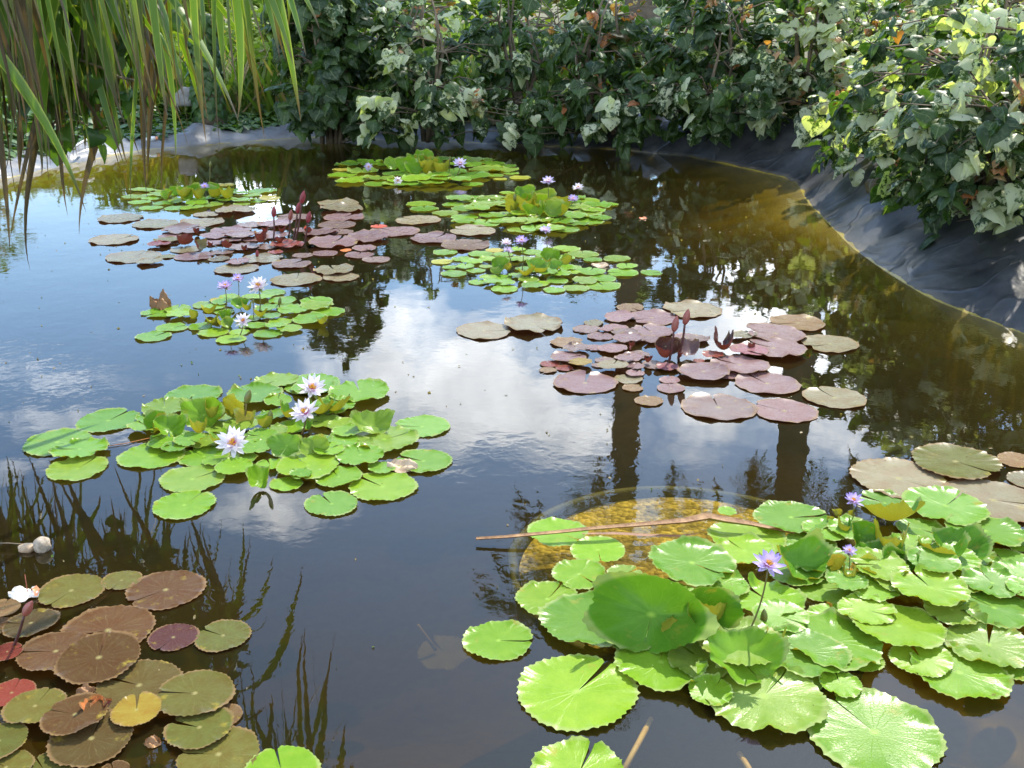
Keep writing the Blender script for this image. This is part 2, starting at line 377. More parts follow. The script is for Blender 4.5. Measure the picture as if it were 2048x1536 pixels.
# ------------------------------------------------------------------ pond outline (water line), liner, ground, water
edge_px = [(2048, 668), (1950, 632), (1859, 598), (1765, 539), (1702, 494), (1659, 449), (1612, 402), (1596, 368), (1573, 355), (1503, 340), (1429, 324),
           (1378, 312), (1250, 300), (1147, 295), (951, 286), (795, 280), (620, 274), (474, 284), (401, 292), (292, 299), (146, 327), (0, 361)]
pts = [W(*p).xy for p in edge_px]
pts = [Vector((3.6, 1.4)), Vector((3.25, 2.6)), Vector((2.85, 3.7))] + pts + [Vector((-5.3, 8.2)), Vector((-5.6, 6.5)), Vector((-5.5, 4.5)), Vector((-4.9, 2.6)), Vector((-3.6, 1.3)),
       Vector((-1.5, .85)), Vector((0.4, .75)), Vector((2.4, .85))]
P = np.array([tuple(p) for p in pts])
def resample(P, n):
    Q = np.vstack([P, P[:1]]); d = np.r_[0, np.cumsum(np.linalg.norm(np.diff(Q, axis=0), axis=1))]
    s = np.linspace(0, d[-1], n, endpoint=False)
    return np.c_[np.interp(s, d, Q[:, 0]), np.interp(s, d, Q[:, 1])], s
NP = 520
RIM, arc = resample(P, NP)
for _ in range(6): RIM = (np.roll(RIM, 1, 0) + RIM * 2 + np.roll(RIM, -1, 0)) / 4
def normals(Q, w=10):
    t = np.roll(Q, -w, 0) - np.roll(Q, w, 0); nrm = np.c_[t[:, 1], -t[:, 0]]
    return nrm / np.linalg.norm(nrm, axis=1)[:, None]
Nn = normals(RIM)
if np.dot(Nn[0], RIM[0] - RIM.mean(0)) < 0: Nn = -Nn
for _ in range(30): Nn = (np.roll(Nn, 1, 0) + Nn + np.roll(Nn, -1, 0)); Nn /= np.linalg.norm(Nn, axis=1)[:, None]
def sm(x, a, b):
    t = np.clip((x - a) / (b - a), 0, 1); return t * t * (3 - 2 * t)
rightness = sm(RIM[:, 0], -.2, 2.2)
BH = .13 + .27 * rightness; BW = .45 + .55 * rightness * sm(-RIM[:, 1], -11, -6) + .1
cen = np.array([0.0, 6.0])
def snoise(s, k, ph=0): return np.sin(s * k + ph) * .5 + np.sin(s * k * 2.3 + ph * 1.7) * .3 + np.sin(s * k * 4.1 + ph * 2.1) * .2
rows = []
prof = [(-1.0, -.80), (-.75, -.62), (-.5, -.42), (-.3, -.25), (-.16, -.13), (-.07, -.05), (0, 0), (.06, .07), (.13, .19), (.22, .34), (.34, .52), (.5, .72), (.66, .88), (.8, .97), (.92, 1.0), (1.05, .93), (1.2, .82)]
for (d, zz) in prof:
    if d < 0:
        off = d * 2.3; Q = RIM + Nn * off
        zc = zz * (1 + 2.4 * sm(-RIM[:, 1], -8.0, -6.0) * sm(RIM[:, 0], 0, 1) * sm(-zz * np.ones(NP), -.01, .1) * (1 if zz > -.6 else .0))
        zc = zc * (1 - .22 * sm(RIM[:, 0], .6, 1.9) * sm(RIM[:, 1], 6.6, 8.2) * (1 if zz > -.5 else 0))
        zc = np.maximum(zc, -.8)
        if d < -.5:
            Q = RIM + Nn * (off * .9)
        w = .02 * snoise(arc, 2.1, d)
    else:
        Q = RIM + Nn * (d * BW)[:, None]; zc = zz * BH
        crs = np.abs(np.sin(arc * 3.9 + 1.3 * np.sin(arc * 1.1) + d * .8)) ** .5 + .6 * np.abs(np.sin(arc * 8.7 - d * 1.1 + 1.7 * np.sin(arc * 2.3))) ** .5
        w = sm(np.array(d), 0, .35) * (-.034 * crs + .045 + .040 * snoise(arc + d * .55, 5.2, 1.0) + .026 * snoise(arc - d * .9, 11.5, 2.0) + .012 * np.abs(snoise(arc + d * 1.3, 23, .3)))
    rows.append(np.c_[Q, zc + w])
V = np.concatenate(rows); F = []
for i in range(len(rows) - 1):
    for k in range(NP):
        k2 = (k + 1) % NP; F.append((i * NP + k, i * NP + k2, (i + 1) * NP + k2, (i + 1) * NP + k))
n0 = len(V); V = np.vstack([V, [[cen[0], cen[1], -.85]]])
for k in range(NP): F.append((n0, (k + 1) % NP, k))
liner = mesh('pond_liner', V, F, M['liner']); tag(liner, 'black plastic sheet lining the pond and lapping wrinkled up over its banks', 'pond liner')
last = rows[-1]
G = [last + np.array([0, 0, -.03])]
for s, zz in ((.5, .0), (2.5, .06), (7, .05), (20, .1), (70, .3), (400, 1.0)):
    Q = last[:, :2] + (last[:, :2] - cen) / np.linalg.norm(last[:, :2] - cen, axis=1)[:, None] * s
    base = last[:, 2] * max(0, 1 - s / 8) + .16 * min(1, s / 8)
    G.append(np.c_[Q, base + zz + .02 * snoise(arc, 1.7, s)])
V = np.concatenate(G); F = []
for i in range(len(G) - 1):
    for k in range(NP):
        k2 = (k + 1) % NP; F.append((i * NP + k, i * NP + k2, (i + 1) * NP + k2, (i + 1) * NP + k))
g = mesh('ground', V, F, M['ground']); g['kind'] = 'structure'
WQ = RIM + Nn * .12
V = np.r_[np.c_[WQ, np.zeros(NP)], np.c_[WQ, np.full(NP, -1.2)]]
F = [tuple(range(NP)), tuple(NP + k for k in range(NP))[::-1]] + [(k, NP + k, NP + (k + 1) % NP, (k + 1) % NP) for k in range(NP)]
if np.dot(Nn[0], Nn[0]) and np.cross(np.append(RIM[5] - RIM[0], 0), np.append(cen - RIM[0], 0))[2] < 0: F = [f[::-1] for f in F]
w = mesh('water', V, F, M['water'], smooth=False); w['kind'] = 'structure'

# ------------------------------------------------------------------ lily pads
def pad_mesh(R, notch, rs, near, wav=1.0, plait=1.0, slit=1.0):
    """notched toothed disc: returns flat unit coordinates + world-size heights"""
    nt_ = int(32 + rs.integers(0, 8)) if near else 15
    sub = 5 if near else 2
    nr = 10 if near else 5
    N = nt_ * sub
    half = R_(.8 + rs.random() ** 2 * 5) * slit
    th = np.linspace(half, 2 * math.pi - half, N + 1)
    ph = rs.random(8) * 6.28
    edge = 1 + .03 * np.sin(2 * th + ph[0]) + .025 * np.sin(3 * th + ph[1]) + .012 * np.sin(7 * th + ph[2])
    if near:
        tk = np.array([0, .55, 1.0, .25, -.15])[np.arange(N + 1) % sub]
    else:
        tk = np.array([0, 1.0])[np.arange(N + 1) % sub]
    edge = edge + (.034 if near else .032) * tk * (.4 + rs.random(N + 1))
    dn = np.minimum(th - half, 2 * math.pi - half - th)
    edge *= 1 - .13 * np.exp(-(dn / .09) ** 2)
    rr = np.linspace(0, 1, nr + 1)[1:] ** .8; rr[-1] = 1
    bite = rs.random(3) * .22 * (rs.random(3) < .55)
    k1, k2 = rs.integers(3, 6), rs.integers(6, 10)
    xs = []; ys = []; zs = []
    amp = wav * R
    for r in rr:
        rad = r * (edge if r > .9 else 1 + (edge - 1) * r * .8)
        a = th.copy()
        x = rad * np.cos(a); y = rad * np.sin(a)
        z = amp * r ** 6 * (.034 * np.maximum(0, np.sin(k1 * a + ph[3])) ** 2 * 2 + .05 * np.maximum(0, np.sin(k2 * a + ph[4])) ** 3)
        z += plait * R * (.0008 * r ** 2.5 + .006 * r ** 12) * np.sin(a * nt_ * .5 + ph[5])
        z += amp * .022 * max(0, r - .85) * 6.6 * (.35 + .65 * np.sin(a * 2 + ph[6]))
        z += R * .012 * np.exp(-(dn / .3) ** 2) * r
        for q_ in range(3 if near else 2):      # the rim dips or curls in a few places
            dd = np.angle(np.exp(1j * (a - ph[q_] * 1.0))); z += amp * bite[q_] * np.exp(-(dd / .20) ** 2) * max(0, r - .62) ** 1.5 * 2.6
        z += -R * .012 * (1 - r) ** 2
        xs.append(x); ys.append(y); zs.append(z)
    X = np.concatenate([[0]] + xs); Y = np.concatenate([[0]] + ys); Z = np.concatenate([[-R * .01]] + zs)
    m1 = N + 1; F = []
    for k in range(N): F.append((0, 1 + k, 2 + k))
    for i in range(nr - 1):
        for k in range(N):
            a = 1 + i * m1 + k; b = a + m1; F.append((a, b, b + 1, a + 1))
    c, s = math.cos(notch), math.sin(notch)
    return c * X - s * Y, s * X + c * Y, Z, F
COLS = {
 'g': [(.175, .33, .028), (.21, .37, .028), (.145, .29, .03), (.245, .385, .03), (.185, .34, .05), (.225, .33, .05)],
 'G': [(.085, .21, .018), (.10, .24, .02), (.12, .27, .025)],
 'y': [(.42, .40, .06), (.48, .38, .07)],
 'o': [(.205, .19, .12), (.23, .205, .125), (.19, .18, .11)],         # olive-grey
 'm': [(.20, .135, .14), (.225, .145, .15), (.19, .14, .13)],         # mauve
 'b': [(.105, .06, .026), (.12, .065, .03), (.085, .062, .024), (.11, .088, .03)],      # bronze
 'k': [(.13, .125, .03), (.11, .12, .028), (.15, .14, .035)],        # olive green
 'p': [(.085, .035, .035)], 'r': [(.20, .045, .032)], 'R': [(.62, .12, .08)], 'O': [(.60, .22, .08)],
 'n': [(.20, .13, .06), (.18, .12, .055)],                          # brown
 'Y': [(.27, .20, .035)], 's': [(.30, .27, .24)], 'd':[(.24,.10,.12)],
}
def img_dir(P, a):
    dep = math.atan2(CAMH, P.y)
    return math.atan2(math.sin(R_(a)) / math.sin(dep), math.cos(R_(a)))
def lily(name, label, group, crop, pads, raised=(), flowers=(), buds=(), dflt='g', kind='green', near=False, seed=1, zlev=.0065, zmax=9, cen=None, wav=1.0):
    x0, y0, sc = crop
    rs = np.random.default_rng(seed)
    T = lambda x, y: (x0 + x / sc, y0 + y / sc)
    Ps = [W(*T(p[0], p[1])) for p in pads]
    if cen: base = W(*T(*cen))
    else: base = sum(Ps, Vector((0, 0, 0))) / len(Ps)
    base.z = 0
    root = thing(name, label, 'water lily', base, group)
    mid = np.median(np.array([tuple(q.xy) for q in Ps]), axis=0)
    order = sorted(range(len(pads)), key=lambda i: -math.hypot(Ps[i].x - mid[0], Ps[i].y - mid[1]) + rs.normal() * .08)
    placed = []
    for i in order:
        p = pads[i]; P0 = Ps[i]
        Rr = p[2] / sc / 2 * depth(P0) / FPX
        a = p[3] if len(p) > 3 and p[3] is not None else rs.choice([0, 20, 160, 180, 200, 340, 140, 40, 100])
        cl = p[4] if len(p) > 4 and p[4] else dflt
        lv = 0
        for (Q, r2, l2) in placed:
            if (Q.xy - P0.xy).length < (Rr + r2) * .93: lv = max(lv, l2 + 1)
        lv = min(lv, zmax); placed.append((P0, Rr, lv))
        x, y, z, F = pad_mesh(Rr, img_dir(P0, a) + rs.normal() * .06, rs, near, wav=(1.0 if lv else .62) * wav * (.6 + .8 * rs.random()))
        tl = rs.normal(size=2) * (.004 if lv == 0 else .03)
        zz = z + (x * tl[0] + y * tl[1]) * Rr
        if lv == 0: zz = np.maximum(zz, -.002)
        else: zz = zz - min(0, zz.min()) * .6
        V = np.c_[x * Rr, y * Rr, zz]
        cc = COLS[cl][int(rs.integers(len(COLS[cl])))]
        j = .88 + .24 * rs.random(); cc = tuple(min(1, q * j) for q in cc)
        o = mesh('lily_pad', V, F, M[kind], root, loc=(P0.x - base.x, P0.y - base.y, .004 + lv * zlev), uvs=np.c_[x, y], color=cc)
        lab = {'y': 'yellowing pad', 'Y': 'yellow-orange ageing pad', 'R': 'bright red pad', 'O': 'small orange pad', 'r': 'red pad', 'p': 'dark purple pad'}.get(cl)
        if lab: o['label'] = lab
    for q in raised:            # (x, y of foot, width, lean azimuth of the upper face, tilt, cup, fold, colour)
        x_, y_, wpx, az, tilt, cup, fold = q[:7]; cl = q[7] if len(q) > 7 else dflt; asp = .62 + .25 * rs.random()
        if len(q) > 8: asp = q[8]
        P0 = W(*T(x_, y_)); Rr = wpx / sc / 2 * depth(P0) / FPX
        x, y, z, F = pad_mesh(Rr, R_(az) + rs.normal() * .25, rs, True if near else False, wav=1.6, slit=.7)
        _t = np.arctan2(y, x); _f = 1 + .06 * np.sin(3 * _t + rs.random() * 6) + .05 * np.sin(5 * _t + rs.random() * 6); x = x * _f; y = y * _f
        r2 = x * x + y * y
        ca, sa = math.cos(R_(az)), math.sin(R_(az))
        a_ = (x * ca + y * sa) * asp; b_ = -x * sa + y * ca        # a_: along the lean, b_: across
        zz = z / Rr + cup * r2 + .10 * r2 * np.sin(3 * np.arctan2(y, x) + rs.random() * 6) + .05 * r2 * np.sin(7 * np.arctan2(y, x) + rs.random() * 6)
        # fold about the lean axis: both wings swing up
        fb = R_(fold); rb = np.abs(b_)
        b2 = b_ * np.cos(fb * np.minimum(1, rb * 1.2)); zz = zz + rb * np.sin(fb * np.minimum(1, rb * 1.2))
        t = R_(tilt * .86)
        a3 = a_ * math.cos(t) + zz * math.sin(t); z3 = -a_ * math.sin(t) + zz * math.cos(t)
        X = (a3 * ca - b2 * sa) * Rr; Y = (a3 * sa + b2 * ca) * Rr; Z = z3 * Rr
        Z = Z - Z.min() + .004
        cc = COLS[cl][int(rs.integers(len(COLS[cl])))]
        o = mesh('raised_leaf', np.c_[X, Y, Z], F, M[kind], root, loc=(P0.x - base.x, P0.y - base.y, .006), uvs=np.c_[x, y], color=cc)
    for f in flowers: flower(root, base, T(f[0], f[1]), T(f[2], f[3]), f[4] / sc, f[5], rs, f[6] if len(f) > 6 else 0)
    for f in buds: bud(root, base, T(f[0], f[1]), T(f[2], f[3]), f[4] / sc, f[5], rs)
    return root
def stem_mesh(a, b, r, parent, mat, rs, bend=.06):
    pts = []
    for i in range(9):
        t = i / 8; p = a.lerp(b, t)
        p = p + Vector((math.sin(t * math.pi) * bend * (b - a).length, 0, 0)); pts.append(p)
    V, F = tube(pts, [r * (1.15 - .3 * i / 8) for i in range(9)], 7)
    return mesh('stem', V, F, mat, parent)
FC = {'w': (.88, .82, .86), 'v': (.50, .36, .80), 'l': (.66, .58, .86), 'd': (.42, .36, .60)}
def flower(root, base, fp, bp, wpx, c, rs, tilt=0):
    B = W(*bp); P0 = at_y(fp[0], fp[1], B.y)
    L = wpx / 2 * depth(P0) / FPX * .94
    V = []; F = []; U = []
    def petal(az, el, ln, wd):
        i0 = len(V)
        d = np.array([math.cos(az) * math.cos(el), math.sin(az) * math.cos(el), math.sin(el)])
        s = np.array([-math.sin(az), math.cos(az), 0]); nn = np.cross(d, s) * -1
        nn = nn if nn[2] > 0 else -nn
        prof = [(0, .25), (.2, .7), (.42, 1), (.65, .9), (.85, .5), (1.0, .03)]
        for t, w in prof:
            c0 = d * ln * t + nn * (-.10 * ln * math.sin(t * 3.14))
            for k in (-1, 0, 1):
                V.append(c0 + s * k * wd * w + nn * abs(k) * wd * w * .45); U.append((k * .5, t))
        for j in range(len(prof) - 1):
            for k in range(2):
                a = i0 + j * 3 + k; F.append((a, a + 1, a + 4, a + 3))
    for cnt, el, ln, ph in ((8, .20, 1, 0), (8, .50, .95, .4), (7, .85, .8, .2)):
        for k in range(cnt):
            petal(2 * math.pi * k / cnt + ph + rs.normal() * .08, el + rs.normal() * .09, L * ln * (.92 + .14 * rs.random()), L * .155)
    Rm = Matrix.Rotation(R_(tilt), 3, 'X') @ Matrix.Rotation(rs.normal() * .15, 3, 'Y') @ Matrix.Rotation(.18, 3, 'X')
    V = [Rm @ Vector(v) for v in V]
    root_f = mesh('flower', V, F, M['petal'], root, loc=P0 - base, uvs=U, attr=np.tile([rs.random(), 0, 0, 1], (len(V), 1)), color=FC[c])
    Vs = []; Fs = []
    for k in range(22):
        az = rs.random() * 6.28; el = .7 + rs.random() * .8; l = L * (.28 + .1 * rs.random())
        d = Vector((math.cos(az) * math.cos(el), math.sin(az) * math.cos(el), math.sin(el)))
        v_, f_ = tube([Rm @ (d * .02 * L), Rm @ (d * l)], [L * .035, L * .022], 4); n0 = len(Vs); Vs += list(v_); Fs += [tuple(i + n0 for i in f) for f in f_]
    mesh('stamens', Vs, Fs, M['stamen'], root_f)
    v_, f_ = tube([Rm @ Vector((0, 0, -.02 * L)), Rm @ Vector((0, 0, .05 * L)), Rm @ Vector((0, 0, .12 * L))], [L * .1, L * .19, L * .15], 10)
    mesh('centre', v_, f_, M['stamenp'], root_f)
    stem_mesh(B - P0 + Vector((0, 0, -.03)), Vector((0, 0, -.01)), L * .055, root_f, M['greenstem'], rs)
    Vs = []; Fs = []                                           # sepals below the petals
    for k in range(4):
        az = k * 1.57 + .5; d = Vector((math.cos(az), math.sin(az), .12)); s = Vector((-math.sin(az), math.cos(az), 0)); i0 = len(Vs)
        for t, w in ((0, .3), (.4, 1), (.75, .7), (1, .05)):
            for q in (-1, 1): Vs.append(Rm @ (d * L * .93 * t + s * q * L * .12 * w + Vector((0, 0, -.03 * L - .05 * L * math.sin(3 * t)))))
        for j in range(3): Fs.append((i0 + 2 * j, i0 + 2 * j + 1, i0 + 2 * j + 3, i0 + 2 * j + 2))
    mesh('sepals', Vs, Fs, M['budgreen'], root_f)
def bud(root, base, tp, bp, hpx, c, rs):
    """tp: middle of the bud, bp: where the stem leaves the water, hpx: length of the bud"""
    B = W(*bp); P0 = at_y(tp[0], tp[1], B.y); H = hpx * depth(P0) / FPX
    ax = (P0 - B); ax = ax.normalized() if ax.length > .02 else Vector((0, 0, 1))
    V = []; F = []; prof = [(-.5, .08), (-.47, .13), (-.36, .20), (-.2, .25), (0, .25), (.2, .20), (.36, .12), (.46, .055), (.5, .01)]
    q = Vector((0, 0, 1)).rotation_difference(ax); S = 16
    for t, r in prof:
        for k in range(S):
            a = 2 * math.pi * k / S; rr = r * H * (1 + .10 * math.cos(4 * a)) * .8
            V.append(q @ Vector((rr * math.cos(a), rr * math.sin(a), t * H)))
    for i in range(len(prof) - 1):
        for k in range(S): F.append((i * S + k, i * S + (k + 1) % S, (i + 1) * S + (k + 1) % S, (i + 1) * S + k))
    F.append(tuple(range(S))[::-1]); F.append(tuple((len(prof) - 1) * S + k for k in range(S)))
    mt = {'r': 'budred', 'm': 'budmaroon', 'g': 'budgreen'}[c]
    o = mesh('flower_bud', V, F, M[mt], root, loc=P0 - base)
    if (P0 - B).length > H * .6:
        stem_mesh(B - P0 + Vector((0, 0, -.03)), q @ Vector((0, 0, -.46 * H)), H * .075, o, M['greenstem' if c == 'g' else 'darkstem'], rs, .03)

C4 = (100, 300, 2.926); C5 = (640, 300, 2.926); C6 = (850, 560, 2.156); C7 = (0, 700, 2.156); C8 = (0, 1030, 2.926); FULL = (0, 0, 1.0)
GRP = 'water lily plants floating on the pond'
N_ = None
# 1 far left green
lily('water_lily', 'small far green water lily with one pale purple flower, near the left bank', GRP, C4,
 [(540,243,140),(500,275,150),(640,265,140),(525,308,125),(590,342,135,20),(740,345,140),(830,347,135),(670,314,130),(760,305,130),(1245,243,165,10),(1285,292,120,10,'y'),(1110,258,110),
  (1020,208,115,N_,'y'),(1130,300,150),(1210,300,130),(1120,320,100),(940,322,150),(1040,300,110),(720,242,130),(860,318,130),(1180,266,110),(600,285,120),(700,275,130),(1040,240,120),(900,290,130),(810,240,110),(980,290,120),(580,240,100)],
 [(750,275,110,270,45,.3,30),(775,305,110,80,60,.3,40),(830,300,95,250,70,.3,30),(850,265,110,290,55,.4,20),(960,250,100,270,60,.3,20),(990,285,120,200,30,.3,40),(1030,300,110,90,50,.3,40,'y'),(700,290,85,240,50,.3,30),(900,270,90,200,55,.3,40),(870,300,100,100,50,.4,40)],
 [(905,215,900,285,66,'v',15)], [(938,82,925,215,36,'g')], seed=11)
# 2 far centre green
lily('water_lily', 'farthest green water lily, a wide dense raft just before the back hedge', GRP, C5,
 [(230,75,200),(130,148,175),(175,190,165,0),(130,118,110,N_,'y'),(250,130,180),(350,172,200),(340,200,160),(330,88,180),(470,190,160),(560,192,180),(650,205,160),(520,212,130),(720,187,180),(820,195,150),(890,203,130),
  (880,160,230),(900,66,180),(1000,85,160),(1080,95,140),(1090,125,150),(970,128,200),(880,100,160),(1010,152,130),(1055,173,80,N_,'y'),(1170,165,130,180,'y'),(430,80,160),(700,62,160),(800,55,140),(600,150,160),
  (690,170,150),(450,140,170),(780,140,170),(160,95,160),(240,170,170),(430,205,130),(1000,110,150),(1120,140,90),(800,100,160),(500,60,150),(620,70,150),(960,60,120)],
 [(440,115,130,250,40,.2,30),(500,130,150,280,50,.3,30),(570,105,120,260,55,.3,30),(600,90,130,290,60,.3,20),(650,110,110,90,60,.3,40),(625,150,160,80,40,.4,40,'y'),(715,155,110,100,65,.3,30,'y'),(560,150,140,270,40,.4,30),(540,110,130,200,45,.3,30),(680,130,110,260,60,.3,30)],
 [(820,82,790,155,100,'l',25),(285,100,290,130,60,'d',50),(455,178,450,205,60,'w',80)], [(760,52,750,140,36,'g')], seed=12)
# 3 right far green
lily('water_lily', 'green water lily with a tall glossy leaf clump, just right of the farthest raft', GRP, C5,
 [(590,318,170,180),(610,347,165),(735,373,160,0),(845,396,165),(840,428,150),(780,322,130),(820,300,160),(890,282,150),(930,312,180),(1100,253,100),(1000,290,170),(850,345,170),(960,350,180),(920,372,150),(1010,395,170),
  (960,432,200),(1060,422,150),(1100,380,130),(1140,440,150),(1180,472,170),(1220,442,150),(1260,468,160),(1350,472,170),(1440,467,170),(1400,432,180),(1500,440,150),(1560,420,200),(1640,408,130),(1550,385,200),(1600,365,150),
  (1490,402,150),(1500,350,160),(1620,330,180),(1690,320,110),(1560,300,160),(1480,310,120),(1500,288,110),(1290,425,160),(1080,340,150),(1060,300,130),(1030,330,150),(1190,400,170),(1420,395,180),(1340,400,160)],
 [(1195,300,150,280,65,.2,30),(1180,350,120,100,55,.3,40,'y'),(1210,385,160,90,50,.4,40),(1240,330,140,260,60,.3,30),(1310,325,150,270,60,.2,20),(1380,365,150,240,50,.3,20),(1430,400,150,200,50,.3,20),(1350,400,170,280,45,.3,30),
  (1290,395,130,80,60,.3,40,'y'),(1150,375,120,150,60,.3,40),(1250,400,160,270,40,.4,30),(1130,320,90,180,60,.2,50,'y'),(1270,350,140,300,65,.3,30),(1400,340,120,60,55,.3,30)],
 [(1335,185,1310,360,95,'l',10),(1510,222,1490,305,80,'w',15),(1480,290,1450,340,85,'v',10)], [(1140,280,1150,370,46,'g')], seed=13)
# 4 middle green
lily('water_lily', 'mid-pond green water lily with loose round pads and four white-violet flowers', GRP, C5,
 [(735,603,145,20),(715,657,130,0,'y'),(825,641,115),(760,690,90),(785,728,150),(850,690,110),(912,710,110),(890,662,130),(970,685,80),(940,612,150),(980,640,110),(1020,590,110,N_,'y'),(1070,615,120),(1155,590,100),(1240,600,130),
  (1180,640,130),(1440,582,165),(1540,613,180),(1595,645,115),(1735,638,160),(1430,635,120),(1580,720,180),(1770,722,185),(1795,690,120),(1940,722,130,0),(1655,755,160),(1550,775,150),(1660,800,200),(1500,814,150),(1370,824,130),
  (1240,802,130),(1280,785,130),(1390,770,130),(1080,818,160),(1075,785,130),(1010,785,110),(930,777,120),(985,755,110),(1060,750,130),(1150,745,100),(1220,770,120),(1330,742,130),(1400,742,140),(1470,690,120),(1440,712,120),
  (1480,732,95),(1110,650,110),(1320,620,120),(1200,700,120)],
 [(1050,705,110,280,65,.2,20),(1035,735,90,260,25,.3,20),(1340,668,130,280,50,.3,20),(1260,715,130,285,42,.3,20),(1380,715,110,240,35,.3,20),(1290,738,130,90,25,.3,30),(1200,748,120,80,25,.3,30,'y'),(1120,715,70,180,70,.3,60,'y'),(1460,685,90,200,60,.3,70),(1330,700,90,90,60,.2,60,'y')],
 [(1090,545,1115,705,85,'w',10),(1180,535,1175,715,100,'v',10),(1100,590,1130,705,75,'l',5),(1320,472,1318,640,90,'l',8)], [], seed=14)
# 5 red plant, left
lily('water_lily', 'widespread mauve-padded water lily with a cluster of five dark red buds', GRP, C4,
 [(412,403,260,0,'o'),(615,436,265,20,'o'),(890,427,250,N_,'o'),(915,380,150,N_,'o'),(1085,360,230,270,'o'),(378,527,285,15,'o'),(485,628,305,30,'o'),(583,662,150,40,'o'),(685,627,100,N_,'k'),
  (785,474,240,10),(1060,475,230,170),(1180,440,165,170),(1320,440,200),(1430,395,200,180),(700,508,130),(640,562,130,N_,'r'),(690,535,160,0,'k'),(970,510,170),(950,548,150),(800,585,180,N_,'o'),(845,625,220,N_,'m'),
  (1010,600,130),(990,640,130,170,'b'),(1140,575,180),(1120,512,200),(1200,522,150),(1270,490,120),(1390,562,200,20,'r'),(1590,490,210,10),(1700,482,150),(1680,440,220,20),(1715,397,235),(1710,352,245,170,'o'),
  (1690,314,230,190,'o'),(1660,557,280,30),(1855,520,260,10),(1735,590,75,0,'O'),(1840,585,140),(1810,618,170),(1910,645,160,N_,'m'),(1925,450,100,N_,'R'),(2020,480,280,170),(1480,620,120),(1610,608,150),(1240,640,230,N_,'o'),
  (1410,670,230,20),(1320,600,90,N_,'r'),(1090,700,250,70,'o'),(1100,665,150),(1440,762,290,90,'o'),(1665,712,230,150,'o'),(1700,747,210,160,'o'),(2155,413,260,175,'o'),(2245,520,275,20),(2475,475,275,175,'o'),(2430,560,290,10,'b'),
  (1480,470,120),(1270,570,140),(1060,540,120),(1330,510,150)],
 [(770,570,120,70,60,.4,30,'b'),(870,595,100,330,70,.2,40,'o'),(1230,560,110,90,45,.4,50,'r'),(1260,500,60,100,50,.3,50,'R'),(1340,555,60,90,60,.4,30,'R'),(1500,495,60,60,50,.3,50,'R'),(1020,585,70,30,50,.3,50,'r'),(1360,495,70,100,30,.3,50,'r'),(850,500,50,80,60,.3,50,'b'),(1130,600,50,60,50,.3,50,'b'),(945,580,50,120,50,.3,50,'b')],
 [], [(1310,360,1303,525,66,'r'),(1408,380,1390,510,62,'m'),(1453,337,1415,520,70,'r'),(1479,275,1425,532,76,'r'),(1514,392,1480,545,70,'r'),(1212,605,1212,625,44,'r')], dflt='m', kind='bronze', seed=15)
# 6 small green, left of centre
lily('water_lily', 'small green water lily with violet and white flowers beside a crumpled brown leaf', GRP, C4,
 [(650,955,220,200),(770,977,170),(750,940,150),(715,1043,180,10),(605,1095,200,20),(880,1037,140),(955,1072,175),(1060,1112,170,90),(1275,1080,165),(1110,1070,120),(1210,1040,130),(1350,1010,140),(1400,1055,150),(1525,1000,210,0),
  (1628,952,195,180),(1560,922,190),(1557,888,185),(1420,955,180),(1400,925,150),(1360,885,165,0),(1310,838,145,0),(1180,860,110),(1250,870,120),(910,910,150),(985,890,100,N_,'y'),(1050,862,120),(960,930,130),(1290,985,120),
  (1270,935,130),(1020,950,120),(1010,905,120),(1160,1030,110),(1180,990,110),(1320,1045,110)],
 [(868,1005,80,190,68,.3,70),(1120,930,120,270,25,.3,20),(950,1035,110,100,30,.3,40),(1000,1045,80,80,50,.3,50,'y'),(1230,990,100,90,30,.4,30,'y'),(930,970,110,90,25,.4,30,'y'),(1590,1035,80,90,50,.4,30),(1050,1045,90,270,40,.3,30),(1020,1000,100,300,40,.3,40),(1150,960,90,90,50,.3,50)],
 [(1025,800,1010,990,115,'v',8),(1100,755,1088,880,90,'v',15),(1220,795,1213,970,145,'w',30),(1130,1000,1090,1085,120,'w',30)], [(1190,882,1185,985,36,'g'),(1345,884,1340,925,50,'g')], seed=16)
